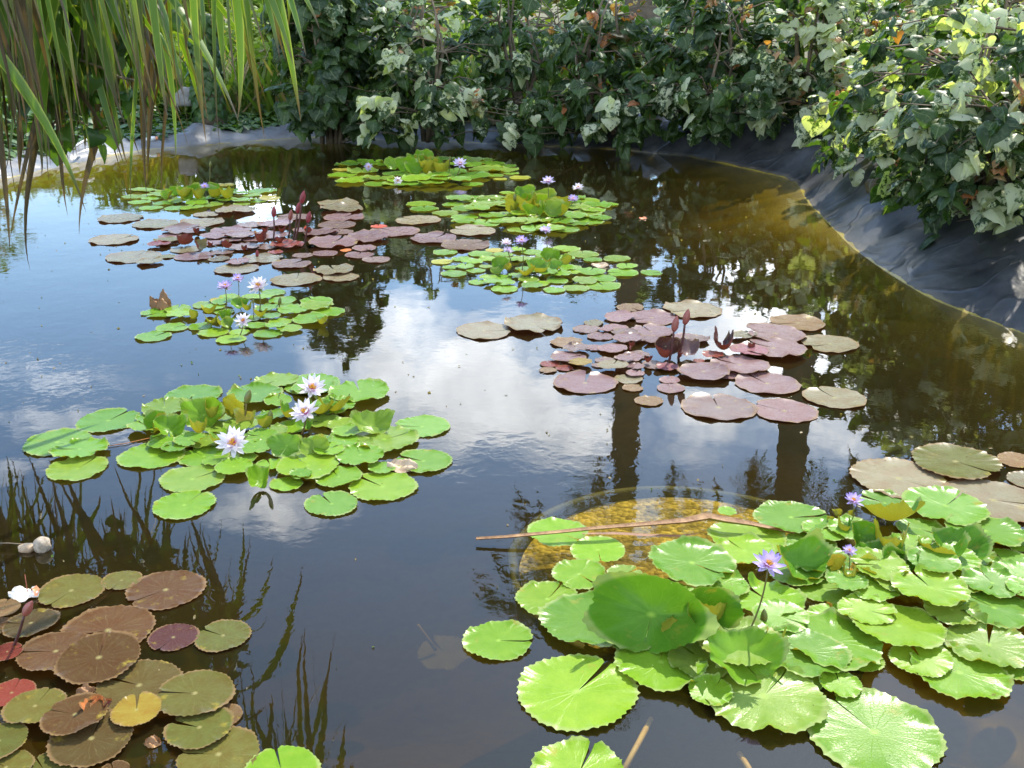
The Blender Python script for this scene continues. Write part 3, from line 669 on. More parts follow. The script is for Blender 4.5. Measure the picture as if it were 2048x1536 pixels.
# 7 left green, mid
g7 = lily('water_lily', 'broad bright green water lily with three white flowers, left of the cloud reflection', GRP, C7,
 [(247,400,280,-15),(345,441,235,N_),(335,515,250,50),(468,307,265,N_),(655,460,275,25),(832,198,240,290),(710,268,190),(632,345,150),(735,392,175),(830,560,270,25),(795,672,265,60),(1190,143,180,200),(1340,150,250,190),
  (1550,195,260,130),(1100,205,230,N_),(1440,252,190),(1820,333,240,N_),(1658,397,285,15),(1825,482,245,172),(1555,480,210,135),(1645,520,120),(1460,560,200,140),(1650,592,290,160),(1430,667,230,150),(1330,517,270,150),
  (1235,582,140),(1165,498,120),(1010,522,160),(1020,492,140),(880,462,210,N_),(890,402,160),(1100,442,150),(1200,242,120),(1400,312,150),(1260,335,140),(1350,175,190),(1180,290,130),(1040,345,150),(1480,415,140),(1500,380,130),
  (760,440,120),(1300,280,140),(950,350,140),(1130,390,150),(1420,460,130),(1600,345,170),(650,300,120),(1250,440,160),(820,420,130),(1050,480,120),(1180,360,120),(1380,430,110),(1550,420,130),(1000,300,130),(700,420,120),(1480,330,130),(1300,560,100),(930,490,110)],
 [(735,370,165,300,38,.2,30),(1600,355,200,300,35,.2,20),(1130,585,150,270,35,.2,50),(1240,455,160,265,62,.15,15,'g'),(1360,460,140,275,48,.2,20),(885,325,200,275,52,.15,25,'g'),(920,325,130,80,45,.5,50,'y'),(985,305,130,330,70,.2,70,'y'),
  (1025,300,80,180,75,.2,70,'y'),(700,350,120,230,50,.3,50),(860,385,120,100,45,.3,50,'y'),(1080,330,120,250,50,.3,40,'y'),(1170,345,90,200,60,.3,60),(1380,290,150,90,25,.3,30),(1440,275,150,90,20,.4,20),(1000,400,120,290,40,.3,50),
  (1240,305,120,60,35,.4,40),(950,425,120,90,30,.3,40,'g'),(1320,345,110,270,30,.3,40)],
 [(1345,165,1310,265,150,'w',20),(1318,270,1285,362,155,'w',20),(1005,402,1000,462,170,'w',38)], [(1070,200,1035,325,68,'g'),(1165,285,1158,345,60,'g')], near=True, seed=17)
# 8 red plant, right of centre
lily('water_lily', 'mauve-padded water lily with two tall maroon buds, over the mirrored palm trunks', GRP, C6,
 [(255,222,240,0,'o'),(468,200,250,-25,'o'),(885,121,118,N_,'n'),(1150,132,250,185,'o'),(840,168,135,10),(978,165,215,190),(727,188,88,N_,'o'),(695,215,115),(820,210,110),(780,222,65),(755,246,110,30),(870,265,130),(860,235,115),
  (975,225,190),(962,265,105),(612,272,140,0,'n'),(650,307,115),(618,343,150,10),(540,365,85,N_,'r'),(530,392,75,N_,'n'),(602,383,75,N_,'r'),(668,370,105,N_,'Y'),(730,295,82),(810,305,130),(775,350,85),(880,346,125),(915,326,105),
  (865,363,85),(745,371,55),(810,388,130,N_,'o'),(905,388,80),(905,412,80),(877,430,120,100,'o'),(690,446,270,60),(895,469,88,10,'n'),(965,525,120,80,'n'),(1055,434,90),(1060,470,120,120),(1045,384,95,N_,'d'),(990,370,110),
  (1167,262,118,190),(1120,250,110),(1200,411,215,10),(1355,376,250,165),(1300,415,95),(1475,449,275,150),(1265,552,312,105),(1550,567,270,160),(1765,510,260,140,'o'),(1510,241,260,180),(1375,251,110,N_,'o'),(1608,188,230,185,'n'),
  (1745,278,240,190,'o'),(1500,309,270,165),(1395,322,165,N_,'d'),(1240,337,90,N_,'r'),(1180,351,50,N_,'r')],
 [(1035,325,130,280,70,.2,30,'p'),(1035,352,100,90,45,.3,40,'b'),(1140,325,120,250,40,.2,40,'m'),(1098,345,40,80,60,.3,50,'R'),(1285,312,150,90,15,.3,60,'p'),(1400,310,50,60,60,.3,50,'d'),(955,370,50,60,50,.3,50,'p'),(885,300,40,60,60,.3,50,'r')],
 [], [(1080,188,1045,352,72,'m'),(1128,158,1085,338,72,'m'),(885,293,885,305,24,'m')], dflt='m', kind='bronze', seed=18)
# 9 near right: two green plants in the tub
g9 = lily('water_lily', 'near green water lily with a big upright veined leaf and tall violet flower', GRP, FULL,
 [(1114,1066,117,-20),(1196,1102,108,270),(1158,1156,105,-35),(1095,1200,127,35),(997,1283,138,0),(1178,1248,200,60),(1383,1142,175,-25),(1322,1332,185,70),(1155,1384,240,38),(1158,1548,190,60),(1527,1400,235,35),(1680,1376,84,90),
  (1748,1466,258,128),(1532,1207,150,N_),(1480,1310,165,N_),(1610,1318,170,150),(1454,1024,38,0),(1494,1078,150,N_),(1488,1108,120,N_),(1250,1150,70,N_),(1440,1180,110,N_),(1663,1292,200,150),(1560,1250,110),(1400,1330,130),(1430,1250,110),(1350,1215,120),(1250,1200,110),(1600,1260,110),(1590,1360,110),(1260,1290,90),(1420,1395,90)],
 [(1300,1272,245,252,64,.34,16,'G',.62),(1392,1268,150,300,62,.25,40,'G',.7),(1415,1275,120,80,55,.25,50,'y'),(1362,1282,75,200,55,.3,85,'y'),(1480,1340,175,285,22,.05,25,'g'),(1545,1300,60,60,35,.3,50,'y')],
 [(1537,1130,1463,1305,78,'v',12)], [(1528,1232,1527,1258,34,'g')], near=True, seed=19, wav=1.2)
lily('water_lily', 'near green water lily with folded glossy leaves and two small violet flowers', GRP, FULL,
 [(1582,1042,148,0),(1769,1008,108,N_),(1890,1022,160,N_),(1969,1070,150,N_),(1855,1212,145,130),(1885,1135,130,N_),(1743,1196,110,N_),(1985,1232,150,150),(2010,1127,115),(2032,1166,95),(1962,1142,95),(1755,1162,115),(1681,1245,130,90),
  (1794,1270,177,138),(1975,1302,165,52),(1917,1352,190,150),(1640,1130,120),(1690,1190,80),(1590,1150,120),(1820,1120,100),(1930,1180,100),(1700,1070,90),(1840,1060,90),(2035,1085,90),(2050,1205,80),(1620,1090,100),(1650,1180,110),(1760,1120,110),(1860,1160,100),(1940,1120,90),(1730,1240,110),(1840,1330,120),(1980,1190,110),(2030,1330,110),(1900,1240,110),(1650,1070,90),(1720,1320,90),(1790,1190,90)],
 [(1592,1145,135,300,32,.25,25,'G'),(1785,1062,118,90,42,.25,15,'G'),(1716,1092,72,285,62,.2,30,'G'),(1780,1120,100,80,45,.3,50,'y'),(1905,1118,130,285,28,.25,20,'G'),(1885,1135,110,90,30,.2,30,'G'),(1822,1190,66,280,55,.2,20,'G'),(1697,1180,60,80,62,.3,70,'y'),
  (1680,1145,50,200,60,.3,70,'y'),(1682,1042,26,150,78,.2,85,'y'),(1695,1044,26,30,78,.2,85,'y'),(1664,1052,22,180,70,.2,85,'y'),(1690,1075,45,90,60,.3,60,'G'),(1750,1130,110,280,25,.2,20,'G'),(1800,1145,90,240,35,.3,40,'G'),(1720,1160,80,330,40,.3,40,'y')],
 [(1707,1002,1700,1050,48,'v',8),(1699,1102,1693,1150,34,'v',5)], [], near=True, seed=20, wav=1.2)
# 10 bottom left bronze
lily('water_lily', 'near bronze and olive-padded water lily with a leaning maroon bud, bottom left corner', GRP, C8,
 [(20,552,190,N_,'n'),(185,655,305,180),(418,448,370,235,'k'),(713,388,222,255,'k'),(970,443,440,205),(633,680,525,190),(330,820,420,183),(585,872,475,115),(1015,722,285,232,'p'),(1305,712,320,165,'k'),(50,835,170,N_,'r'),(-40,660,200),
  (70,1047,260,N_,'r'),(815,1002,490,170),(1145,1080,450,180,'k'),(215,1168,340,80,'k'),(0,1362,330,N_,'k'),(450,1232,370,170),(540,1335,465,88),(808,1192,285,112,'Y'),(1170,1267,385,168,'k'),(1280,1407,480,184,'k'),
  (260,1500,300,N_,'k'),(670,1510,180),(1320,1180,200,N_,'n'),(40,1500,300,N_,'k')],
 [(560,1165,170,290,35,.2,40,'O'),(620,1160,150,250,30,.2,50,'O')],
 [], [(165,545,22,800,120,'m')], dflt='b', kind='bronze', near=True, seed=21, wav=.45)
# 11 right edge bronze pads, 12 bottom pads of plants below the frame
lily('water_lily', 'flat beige-brown water lily pads floating at the right edge above the violet-flowered green plant', GRP, FULL,
 [(1797,958,187,-20,'o'),(1910,929,170,-30,'k'),(1987,1002,192,-8,'o'),(2034,922,75,N_,'n'),(2052,962,75,N_,'o')], kind='bronze', dflt='o', near=True, seed=22, wav=.45)
lily('water_lily', 'single bright green lily pad cut by the bottom edge, left of centre', GRP, FULL, [(563,1543,146,120)], near=True, seed=23, wav=.3)

# ------------------------------------------------------------------ tub of gravel under the near plants
def ring_lathe(prof, S=96):
    V = []; F = []
    for r, z in prof:
        for k in range(S):
            a = 2 * math.pi * k / S; V.append((r * math.cos(a), r * math.sin(a), z))
    for i in range(len(prof) - 1):
        for k in range(S): F.append((i * S + k, i * S + (k + 1) % S, (i + 1) * S + (k + 1) % S, (i + 1) * S + k))
    return V, F
tc_ = W(1385, 1122, -.075)
tub = thing('planter_tub', 'sunken round tub of golden gravel showing through the water behind the near green lilies', 'planter', tc_)
V, F = ring_lathe([(.40, -.5), (.52, -.09), (.525, -.012), (.532, -.004), (.548, -.004), (.556, -.012), (.55, -.04), (.46, -.6)])
V = [(x_ * (1 + .012 * math.sin(5 * math.atan2(y_, x_)) + .008 * math.sin(13 * math.atan2(y_, x_) + 1)), y_ * (1 + .012 * math.sin(4 * math.atan2(y_, x_) + 2)), z_ - .012 + .008 * math.sin(3 * math.atan2(y_, x_) + .6)) for x_, y_, z_ in V]
mesh('tub', V, F, M['tub'], tub)
V, F = ring_lathe([(.001, -.02), (.15, -.022), (.3, -.028), (.42, -.038), (.522, -.05)]); mesh('gravel', V, F, M['gravel'], tub)

# ------------------------------------------------------------------ floating dry things
def strip_leaf(pts, wid, fold=.25, lift=None):
    """long keeled leaf through world points; returns V, F, U"""
    pts = [Vector(p) for p in pts]; n = len(pts); V = []; F = []; U = []
    for i, p in enumerate(pts):
        t = (pts[min(i + 1, n - 1)] - pts[max(i - 1, 0)]).normalized()
        s = t.cross(Vector((0, 0, 1))); s = s.normalized() if s.length > .05 else Vector((1, 0, 0))
        nn = s.cross(t)
        w = wid[i] if hasattr(wid, '__len__') else wid
        V += [p - s * w + nn * w * fold, p, p + s * w + nn * w * fold]; U += [(-1, i / (n - 1)), (0, i / (n - 1)), (1, i / (n - 1))]
    for i in range(n - 1):
        for k in range(2): a = i * 3 + k; F.append((a, a + 1, a + 4, a + 3))
    return V, F, U
def bez(a, b, c, d, n):
    r = []
    for i in range(n + 1):
        t = i / n; r.append(a * (1 - t) ** 3 + b * 3 * t * (1 - t) ** 2 + c * 3 * t * t * (1 - t) + d * t ** 3)
    return r
px_ = [(952, 1080), (1010, 1077), (1065, 1072), (1120, 1067), (1170, 1062), (1230, 1057), (1300, 1052), (1370, 1047), (1415, 1040), (1450, 1046), (1500, 1052), (1545, 1060), (1590, 1068)]
wid = [.7 * q_ for q_ in (.010, .011, .012, .012, .013, .014, .016, .020, .026, .024, .018, .012, .004)]
V, F, U = strip_leaf([W(*p, .012 + .02 * math.sin(i / 12 * 3.1)) for i, p in enumerate(px_)], wid, .9)
d = mesh('dry_leaf', V, F, M['drytan'], uvs=U); tag(d, 'long dry brown strap leaf floating across the sunken gravel tub', 'dead leaf')
V, F, U = strip_leaf([W(*p, .006) for p in [(1165, 1068), (1230, 1068), (1300, 1072), (1360, 1073), (1400, 1066)]], [.004, .008, .008, .006, .001], .4)
d = mesh('dry_leaf', V, F, M['drybrown'], uvs=U); tag(d, 'thin dry sliver of leaf floating just under the long strap leaf', 'dead leaf')
M['redstem0'] = simple('thin_red_stalk', (.35, .10, .06), .6, .3)
def crumple(name, label, px, py, wpx, hgt, mat, seed, cat='dead leaf', curl=1.0, asp=.7):
    rs = np.random.default_rng(seed); P0 = W(px, py); Rr = wpx / 2 * depth(P0) / FPX
    nx, ny = 17, 13; V = []; F = []
    ph = rs.random(6) * 6
    for j in range(ny):
        for i in range(nx):
            u_ = i / (nx - 1) * 2 - 1; v_ = j / (ny - 1) * 2 - 1
            k = math.sqrt(max(0, 1 - .55 * v_ * v_)); x = u_ * k; y = v_ * asp * (1 - .15 * abs(u_)) * math.sqrt(max(.02, 1 - .8 * u_ * u_))
            z = hgt * (.35 + .35 * curl * v_ + .22 * math.sin(4 * u_ + ph[0]) + .18 * math.sin(6 * v_ + 3 * u_ + ph[1]) + .07 * math.sin(13 * u_ - 7 * v_ + ph[2]))
            V.append((x * Rr, y * Rr, max(.002, z)))
    for j in range(ny - 1):
        for i in range(nx - 1): a = j * nx + i; F.append((a, a + 1, a + nx + 1, a + nx))
    o = mesh(name, V, F, mat, loc=P0); tag(o, label, cat); return o
crumple('dead_leaf', 'crumpled golden brown dead leaf standing above the pads of the small green lily', 322, 618, 44, .075, M['deadpad'], 3, curl=1.6)
crumple('dead_leaf', 'shrivelled pinkish brown leaf floating beside the right pads of the broad green lily', 805, 938, 62, .03, M['drypale'], 4)
crumple('dead_leaf', 'dry leaf bleached white by painted glare with an orange torn edge lying beside the maroon bud', 49, 1194, 62, .022, M['white'], 5)  # the white is glare painted on a dry leaf
_P = W(49, 1194)
V, F = tube([_P + Vector((.005, .01, .012)), _P + Vector((.007, .008, .035)), _P + Vector((.006, .012, .062))], [.0016, .0013, .0009], 5)
_w = [o_ for o_ in COL.objects if o_.name.startswith('dead_leaf') and 'bleached' in o_['label']][0]
mesh('stalk', [np.array(q_) - np.array(_P) for q_ in V], F, M['redstem0'], _w)
V, F, U = strip_leaf([Vector(q_) for q_ in ((.016, .012, .012), (.026, .010, .022), (.034, .004, .018), (.036, -.008, .008))], [.004, .008, .008, .003], .5)
mesh('torn_edge', V, F, M['plasticorange'], _w)
crumple('dead_leaf', 'dark red decayed leaf between bronze pads, behind the orange leaf', 172, 1388, 40, .02, M['deadpad'], 6)
crumple('dead_leaf', 'curled yellow-brown leaf between the yellow pad and the front bronze pads', 306, 1490, 36, .02, M['deadpad'], 8)
crumple('dead_leaf', 'pale dried leaf under the right pads of the mid-pond lily', 1200, 533, 36, .02, M['drypale'], 9)
crumple('dead_leaf', 'tiny red and white petal scrap floating on the golden water', 1286, 438, 16, .015, M['plasticorange'], 10, cat='petal scrap')
M['podshell'] = simple('pod_shell', (.50, .42, .33), .8, .3, 45, (.22, .16, .10), .8, 60, .006)
# dried pod
pr = thing('seed_pod', 'ribbed pale dried seed pod with a brown husk half floating at the left edge', 'seed pod', W(85, 1100))
def blob(rx, ry, rz, rib, seed, S=20, T=12):
    rs = np.random.default_rng(seed); V = []; F = []; ph = rs.random(4) * 6
    for j in range(T + 1):
        b = math.pi * j / T - math.pi / 2
        for k in range(S):
            a = 2 * math.pi * k / S; r = 1 + rib * math.cos(6 * a) * math.cos(b) + .06 * math.sin(3 * a + 4 * b + ph[0])
            V.append((rx * r * math.cos(a) * math.cos(b), ry * r * math.sin(a) * math.cos(b), rz * math.sin(b)))
    for j in range(T):
        for k in range(S): F.append((j * S + k, j * S + (k + 1) % S, (j + 1) * S + (k + 1) % S, (j + 1) * S + k))
    return V, F
V, F = blob(.024, .024, .026, .09, 1); mesh('pod_shell', V, F, M['podshell'], pr, loc=(0.002, 0, .016))
V, F = blob(.026, .02, .014, .1, 2); mesh('husk', V, F, M['drypale'], pr, loc=(-.044, 0, .006))
V, F = tube([(-.05, .006, .015), (-.10, .008, .018), (-.17, .012, .016)], [.0022, .0018, .001], 5); mesh('stalk', V, F, M['twig'], pr)
# submerged things
def sunk_line(name, label, pxs, z, r, mat):
    V, F = tube([W(p[0], p[1], z if not hasattr(z, '__len__') else z[i]) for i, p in enumerate(pxs)], r, 6); o = mesh(name, V, F, mat); tag(o, label, 'stem'); return o
M['sunk'] = simple('sunken_leaf', (.09, .07, .03), .7, .3, 20, (.14, .10, .04))
M['ochre'] = simple('ochre_stem', (.50, .33, .07), .6, .3, 15, (.35, .2, .05))
M['redstem'] = simple('red_stem', (.42, .16, .05), .6, .3)
sunk_line('lily_stalk', 'thick ochre stalk rising under the water at the bottom edge, right of centre', [(1302, 1438), (1275, 1490), (1245, 1545)], [-.06, -.04, -.03], .007, M['ochre'])
sunk_line('lily_stalk', 'short ochre stalk under water at the bottom edge beneath the last big pad', [(1478, 1508), (1490, 1525), (1505, 1550)], [-.05, -.035, -.02], .007, M['ochre'])
sunk_line('lily_stalk', 'orange-brown stalk running under water from the small olive pad down to the bronze pads', [(232, 1175), (195, 1205), (150, 1240)], [-.01, -.03, -.05], .004, M['redstem'])
sunk_line('lily_stalk', 'orange-brown stalk under water between the olive pad and scalloped bronze pad', [(285, 1200), (255, 1216), (225, 1232)], [-.01, -.03, -.04], .004, M['redstem'])
sunk_line('fallen_stem', 'thin reddish stem lying on the water between the left pads of the broad green lily', [(210, 893), (255, 886), (300, 876)], .004, .0014, M['redstem'])
x, y, z, F = pad_mesh(.085, 2.2, np.random.default_rng(5), True); P0 = W(890, 1305, -.34)
o = mesh('sunken_leaf', np.c_[x * .085, y * .085, z], F, M['sunk'], loc=P0, uvs=np.c_[x, y]); tag(o, 'blurred brown leaf lying sunk in open water left of the near green lily', 'dead leaf')
V, F = tube([W(872, 1300, -.33), W(850, 1270, -.28), W(836, 1250, -.24)], [.006, .005, .004], 6); mesh('leaf_stalk', V, F, M['ochre'], o, loc=-P0)

# ------------------------------------------------------------------ hibiscus bushes round the pond
def heart(n=7):
    """heart leaf: base notch at origin, tip at y=-1; columns left/mid/right, gently folded"""
    prof = [(.13, .0, .30), (.06, .0, .52), (-.10, .05, .60), (-.30, .06, .56), (-.52, .03, .42), (-.75, -.03, .22), (-.98, -.12, .02)]
    V = []; U = []; F = []
    for j, (yy, zz, w) in enumerate(prof):
        mid_y = 0.0 if j == 0 else yy
        if j == 0: mid_y = -.02
        if j == 1: mid_y = -.06
        V += [(-w, yy, zz - w * .28 - .05), (-w * .5, (yy + mid_y) / 2, zz - .02), (0, mid_y, zz - .06), (w * .5, (yy + mid_y) / 2, zz - .02), (w, yy, zz - w * .28 - .05)]
    V = np.array(V); U = V[:, :2].copy()
    for j in range(len(prof) - 1):
        for k in range(4): a = j * 5 + k; F.append((a, a + 5, a + 6, a + 1))
    return V, U, np.array(F)
HV, HU, HF = heart()
def ovate():
    V = []; F = []
    for j, (yy, w, zz) in enumerate([(0, .04, 0), (-.22, .26, .05), (-.5, .30, .04), (-.78, .17, -.02), (-1, .01, -.1)]):
        V += [(-w, yy, zz + w * .2), (0, yy, zz), (w, yy, zz + w * .2)]
    V = np.array(V)
    for j in range(4):
        for k in range(2): a = j * 3 + k; F.append((a, a + 3, a + 4, a + 1))
    return V, V[:, :2].copy(), np.array(F)
OV, OU, OF = ovate()
def place_leaves(T, TU, TF, O, tipd, nrm, size, attr):
    """instances a leaf template at every origin, all in one mesh array"""
    tipd = tipd / np.linalg.norm(tipd, axis=1)[:, None]
    side = np.cross(nrm, tipd); side /= (np.linalg.norm(side, axis=1)[:, None] + 1e-9)
    nn = np.cross(tipd, side)
    n = len(O); k = len(T)
    V = (O[:, None, :] + size[:, None, None] * (T[None, :, 0, None] * side[:, None, :] - T[None, :, 1, None] * tipd[:, None, :] + T[None, :, 2, None] * nn[:, None, :])).reshape(-1, 3)
    F = (TF[None] + (np.arange(n) * k)[:, None, None]).reshape(-1, TF.shape[1])
    return V, np.tile(TU, (n, 1)), F, np.repeat(attr, k, axis=0)
def vary(V, k, rs, lo=.62):
    """each leaf of a merged mesh gets its own width, curl and twist about its middle"""
    n = len(V) // k; Q = V.reshape(n, k, 3); c = Q.mean(axis=1, keepdims=True); D = Q - c
    return (c + D * (lo + (1.15 - lo) * rs.random((n, 1, 3))) + rs.normal(size=(n, k, 3)) * .035 * np.linalg.norm(D, axis=2, keepdims=True).max(axis=1, keepdims=True)).reshape(-1, 3)
def bush(name, label, c, rx, ry, h, nclump, per=7, size=.20, white=.3, red=.03, seed=1, group='variegated hibiscus bushes round the pond', lo=.12, droop=.6, cat='bush', whiteedge=0, reach=None):
    rs = np.random.default_rng(seed); c = np.array(c, float); size *= .80; nclump = int(nclump * 1.45)
    root = thing(name, label, cat, tuple(c), group)
    # clump centres through the volume, denser towards the outside
    d = rs.normal(size=(nclump, 3)); d /= np.linalg.norm(d, axis=1)[:, None]
    rad = rs.random(nclump) ** .38
    hz = h / 2
    cp = d * rad[:, None] * np.array([rx, ry, hz * 1.0]) + np.array([0, 0, hz + lo * h * .5])
    lump = 1 + .16 * np.sin(3.1 * np.arctan2(cp[:, 1], cp[:, 0]) + seed) + .12 * np.sin(5 * cp[:, 2] + seed * 2)
    cp[:, 0] *= lump; cp[:, 1] *= lump; cp[:, 2] = np.maximum(cp[:, 2], lo * h * (.5 + rs.random(nclump)))
    keep = (cp[:, 2] < h * .62) | (rs.random(nclump) < .55); cp = cp[keep]; nclump = len(cp)
    if reach is not None: cp = np.vstack([cp, reach - c]); nclump = len(cp)
    # stems
    mb = MB(); ns = max(4, int(nclump ** .5 * .7)); mains = []
    for i in range(ns):
        a = rs.random() * 6.28; b0 = np.array([math.cos(a), math.sin(a), 0]) * rx * .25 * rs.random(); b0[2] = -.05
        top = np.array([math.cos(a) * rx * .6 * rs.random(), math.sin(a) * ry * .6 * rs.random(), h * (.65 + .3 * rs.random())])
        mid = (b0 + top) / 2 + rs.normal(size=3) * .08 * h
        pl = [b0, b0 * .5 + mid * .5 + rs.normal(size=3) * .02, mid, mid * .4 + top * .6 + rs.normal(size=3) * .03, top]
        V, F = tube(pl, [.028, .024, .019, .013, .006], 6); mb.add(V, F); mains.append(np.array(pl))
    allp = np.concatenate(mains)
    for p in cp:
        q = allp[np.argmin(np.linalg.norm(allp - p, axis=1) + np.maximum(0, allp[:, 2] - p[2]) * .8)]
        m_ = (q + p) / 2 + np.array([0, 0, .05]) + rs.normal(size=3) * .03
        e_ = p + (p - q) * .12 + rs.normal(size=3) * .05; V, F = tube([q, m_, p, e_], [.009, .006, .004, .0015], 4, False); mb.add(V, F)
    mesh('stems', np.concatenate(mb.V), mb.F, M['twig'], root)
    O = np.repeat(cp, per, axis=0); n = len(O)
    cl = np.repeat(np.arange(nclump), per)
    az = rs.random(n) * 6.28
    rd = np.c_[np.cos(az), np.sin(az), np.zeros(n)]
    outw = O - np.array([0, 0, hz]); outw = outw / (np.linalg.norm(outw, axis=1)[:, None] + 1e-6)
    O = O + rd * (size * .45) * rs.random(n)[:, None] + np.c_[np.zeros(n), np.zeros(n), (rs.random(n) - .6) * size * 1.3]
    tipd = rd * .55 + outw * .35 + np.array([0, 0, -droop - .2]) + rs.normal(size=(n, 3)) * .38
    nrm = rd * .35 + outw * .45 + np.array([0, 0, .75]) + rs.normal(size=(n, 3)) * .42
    sz = size * (.35 + .85 * rs.random(n))
    wc = np.clip(white + rs.normal(size=nclump) * .28, 0, 1)[cl]; rc = (rs.random(nclump) < red * 1.5)[cl] * rs.random(n) + (rs.random(n) < red) * .8
    sz = np.where(rc > .3, sz * .6, sz)
    at = np.c_[rs.random(n), np.clip(wc + rs.normal(size=n) * .12, 0, 1), np.clip(rc, 0, 1), np.ones(n)]
    hv = HV.copy()
    V, U, F, A = place_leaves(hv, HU, HF, O, tipd, nrm, sz, at); V = vary(V, len(HV), rs)
    mesh('foliage', V, F, M['hibiscus'], root, uvs=U, attr=A)
    return root
GZ = .22
# back hedge, left to right (position, size) and the right bank
BU = [
 ('dark', 'dark green hibiscus bush leaning over the back left corner of the pond', (-2.0, 11.75, .05), .62, .7, 2.5, 120, .02, .01, .24),
 ('mix', 'hibiscus bush of mixed green and cream leaves drooping low behind the farthest lily raft', (-.95, 11.5, .1), .75, .7, 1.6, 80, .40, .02, .19),
 ('mix', 'half open hibiscus bush showing its grey stems, behind the middle of the back bank', (.1, 12.0, .2), .7, .6, 1.65, 48, .30, .03, .19),
 ('mix', 'cream-speckled hibiscus bush right of the open grey-stemmed one', (.95, 11.35, .2), .7, .6, 1.5, 70, .20, .03, .21),
 ('mix', 'dense dark-leaved hibiscus bush above the far right curve of the liner', (2.1, 10.95, .28), .75, .7, 1.5, 88, .20, .02, .21),
 ('mix', 'sunlit hibiscus bush with cream patches behind the wrinkled liner corner', (3.05, 10.5, .3), .8, .75, 1.5, 95, .58, .05, .20),
 ('mix', 'sparse yellow-green hibiscus bush beyond the liner corner', (3.85, 9.3, .3), .75, .8, 1.7, 90, .52, .06, .19),
 ('mix', 'bushy cream and green hibiscus half way along the right bank', (3.45, 7.9, .34), .75, .8, 1.55, 120, .58, .04, .19),
 ('mix', 'pale cream-leaved hibiscus bush hanging far over the right bank', (2.85, 6.3, .16), .82, .95, 1.35, 230, .5, .03, .16),
 ('mix', 'green hibiscus bush at the right edge shading the near liner', (3.6, 5.1, .25), .85, .8, 1.5, 110, .5, .03, .18),
]
for i, (k, lab, c, rx, ry, h, nc, wh, rd, sz) in enumerate(BU):
    rr_ = np.random.default_rng(500 + i); reach = []
    if i < 8:
        for q_ in range(26):
            a_ = rr_.random() * 2 - 1; tw = np.array([0.2, 7.0]) - np.array(c[:2]); tw /= np.linalg.norm(tw); sd_ = np.array([-tw[1], tw[0]])
            pp = np.array(c[:2]) + sd_ * a_ * rx * 1.15 + tw * (ry * .75 + .32 * rr_.random() + (.12 if i in (1, 3, 4) else 0))
            reach.append((pp[0], pp[1], .22 + .45 * rr_.random() + (.12 if i > 3 else 0)))
    bush('hibiscus_bush', lab, c, rx, ry, h, nc, 8, sz, wh, rd, reach=np.array(reach) if reach else None, seed=100 + i, lo=.03 if i in (1, 8) else .07)
BK = [((-1.6, 14.2, .2), 1.1, 1.9, 'wispy hibiscus behind the dark corner bush'), ((.6, 14.6, .2), 1.2, 2.0, 'second-row hibiscus seen between the grey stems'),
      ((2.6, 13.9, .25), 1.2, 2.0, 'second-row hibiscus behind the dense dark-leaved bush'), ((4.6, 13.0, .3), 1.3, 2.1, 'reddish hibiscus behind the sunlit cream-patched bush'),
      ((5.6, 10.9, .3), 1.2, 2.2, 'reddish hibiscus behind the sparse yellow-green bush'), ((5.5, 8.6, .3), 1.2, 2.3, 'pink-tinged hibiscus at the top right behind the bank bushes')]
for i, (c, r, h, lab) in enumerate(BK):
    bush('hibiscus_bush', lab, c, r, r * .9, h * .82, 70, 6, .18, .55, .10 + .04 * i, seed=140 + i, group='second row of hibiscus bushes', lo=.05)

# ------------------------------------------------------------------ ground cover, grass, undergrowth (uncountable)
def scatter(name, n, sampler, T, size, lean, mat, seed, dry=0.0, updown=1):
    rs = np.random.default_rng(seed); O = sampler(rs, n); n = len(O)
    az = rs.random(n) * 6.28; rd = np.c_[np.cos(az), np.sin(az), np.zeros(n)]
    tipd = rd * lean + np.array([0, 0, updown]) + rs.normal(size=(n, 3)) * .15; nrm = rd * .8 + np.array([0, 0, .6]) if updown < 0 else rd + rs.normal(size=(n, 3)) * .2
    A = np.c_[rs.random(n), (rs.random(n) < dry) * 1.0, np.zeros(n), np.ones(n)]
    V, U, F, A = place_leaves(*T, O, tipd, nrm, size * (.6 + .8 * rs.random(n)), A)
    o = mesh(name, V, F, mat, uvs=U, attr=A); o['kind'] = 'stuff'; return o
def blade():
    V = np.array([(-.035, 0, 0), (.035, 0, 0), (-.03, -.45, .03), (.03, -.45, .03), (-.015, -.8, .12), (.015, -.8, .12), (0, -1, .25)])
    return V, V[:, :2].copy(), np.array([(0, 1, 3, 2), (2, 3, 5, 4), (4, 5, 6, 6)])
def s_cover(rs, n):
    k = rs.integers(0, NP, n * 4); t = rs.random(n * 4)
    Q = RIM[k] + Nn[k] * ((BW[k] * (.55 + .2 * rs.random(n * 4)) + t ** 1.3 * 2.6)[:, None])
    m = (Q[:, 0] < -1.9) & (Q[:, 1] > 7.3) & (Q[:, 0] > -8)
    Q = Q[m][:n]; t = t[m][:n]
    return np.c_[Q, .12 + .50 * np.minimum(1, t * 1.6) * rs.random(len(Q)) ** .5 * (.6 + .4 * np.sin(Q[:, 0] * 2.1))]
scatter('ground_cover', 9000, s_cover, (OV, OU, OF), .13, 1.4, M['vine'], 31, updown=-.35)
def s_grass(rs, n):
    x = -13 + rs.random(n) * 14; y = 13 + rs.random(n) ** 1.5 * 22
    return np.c_[x, y, np.full(n, .2)]
B_ = blade()
gT = (B_[0], B_[1], B_[2])
TF3 = np.array([(0, 1, 3, 2), (2, 3, 5, 4)])
gT = (B_[0][:6] * np.array([1, 1.2, 1]), B_[1][:6], TF3)
scatter('grass', 16000, s_grass, gT, .62, .45, M['grass'], 32, dry=.12)
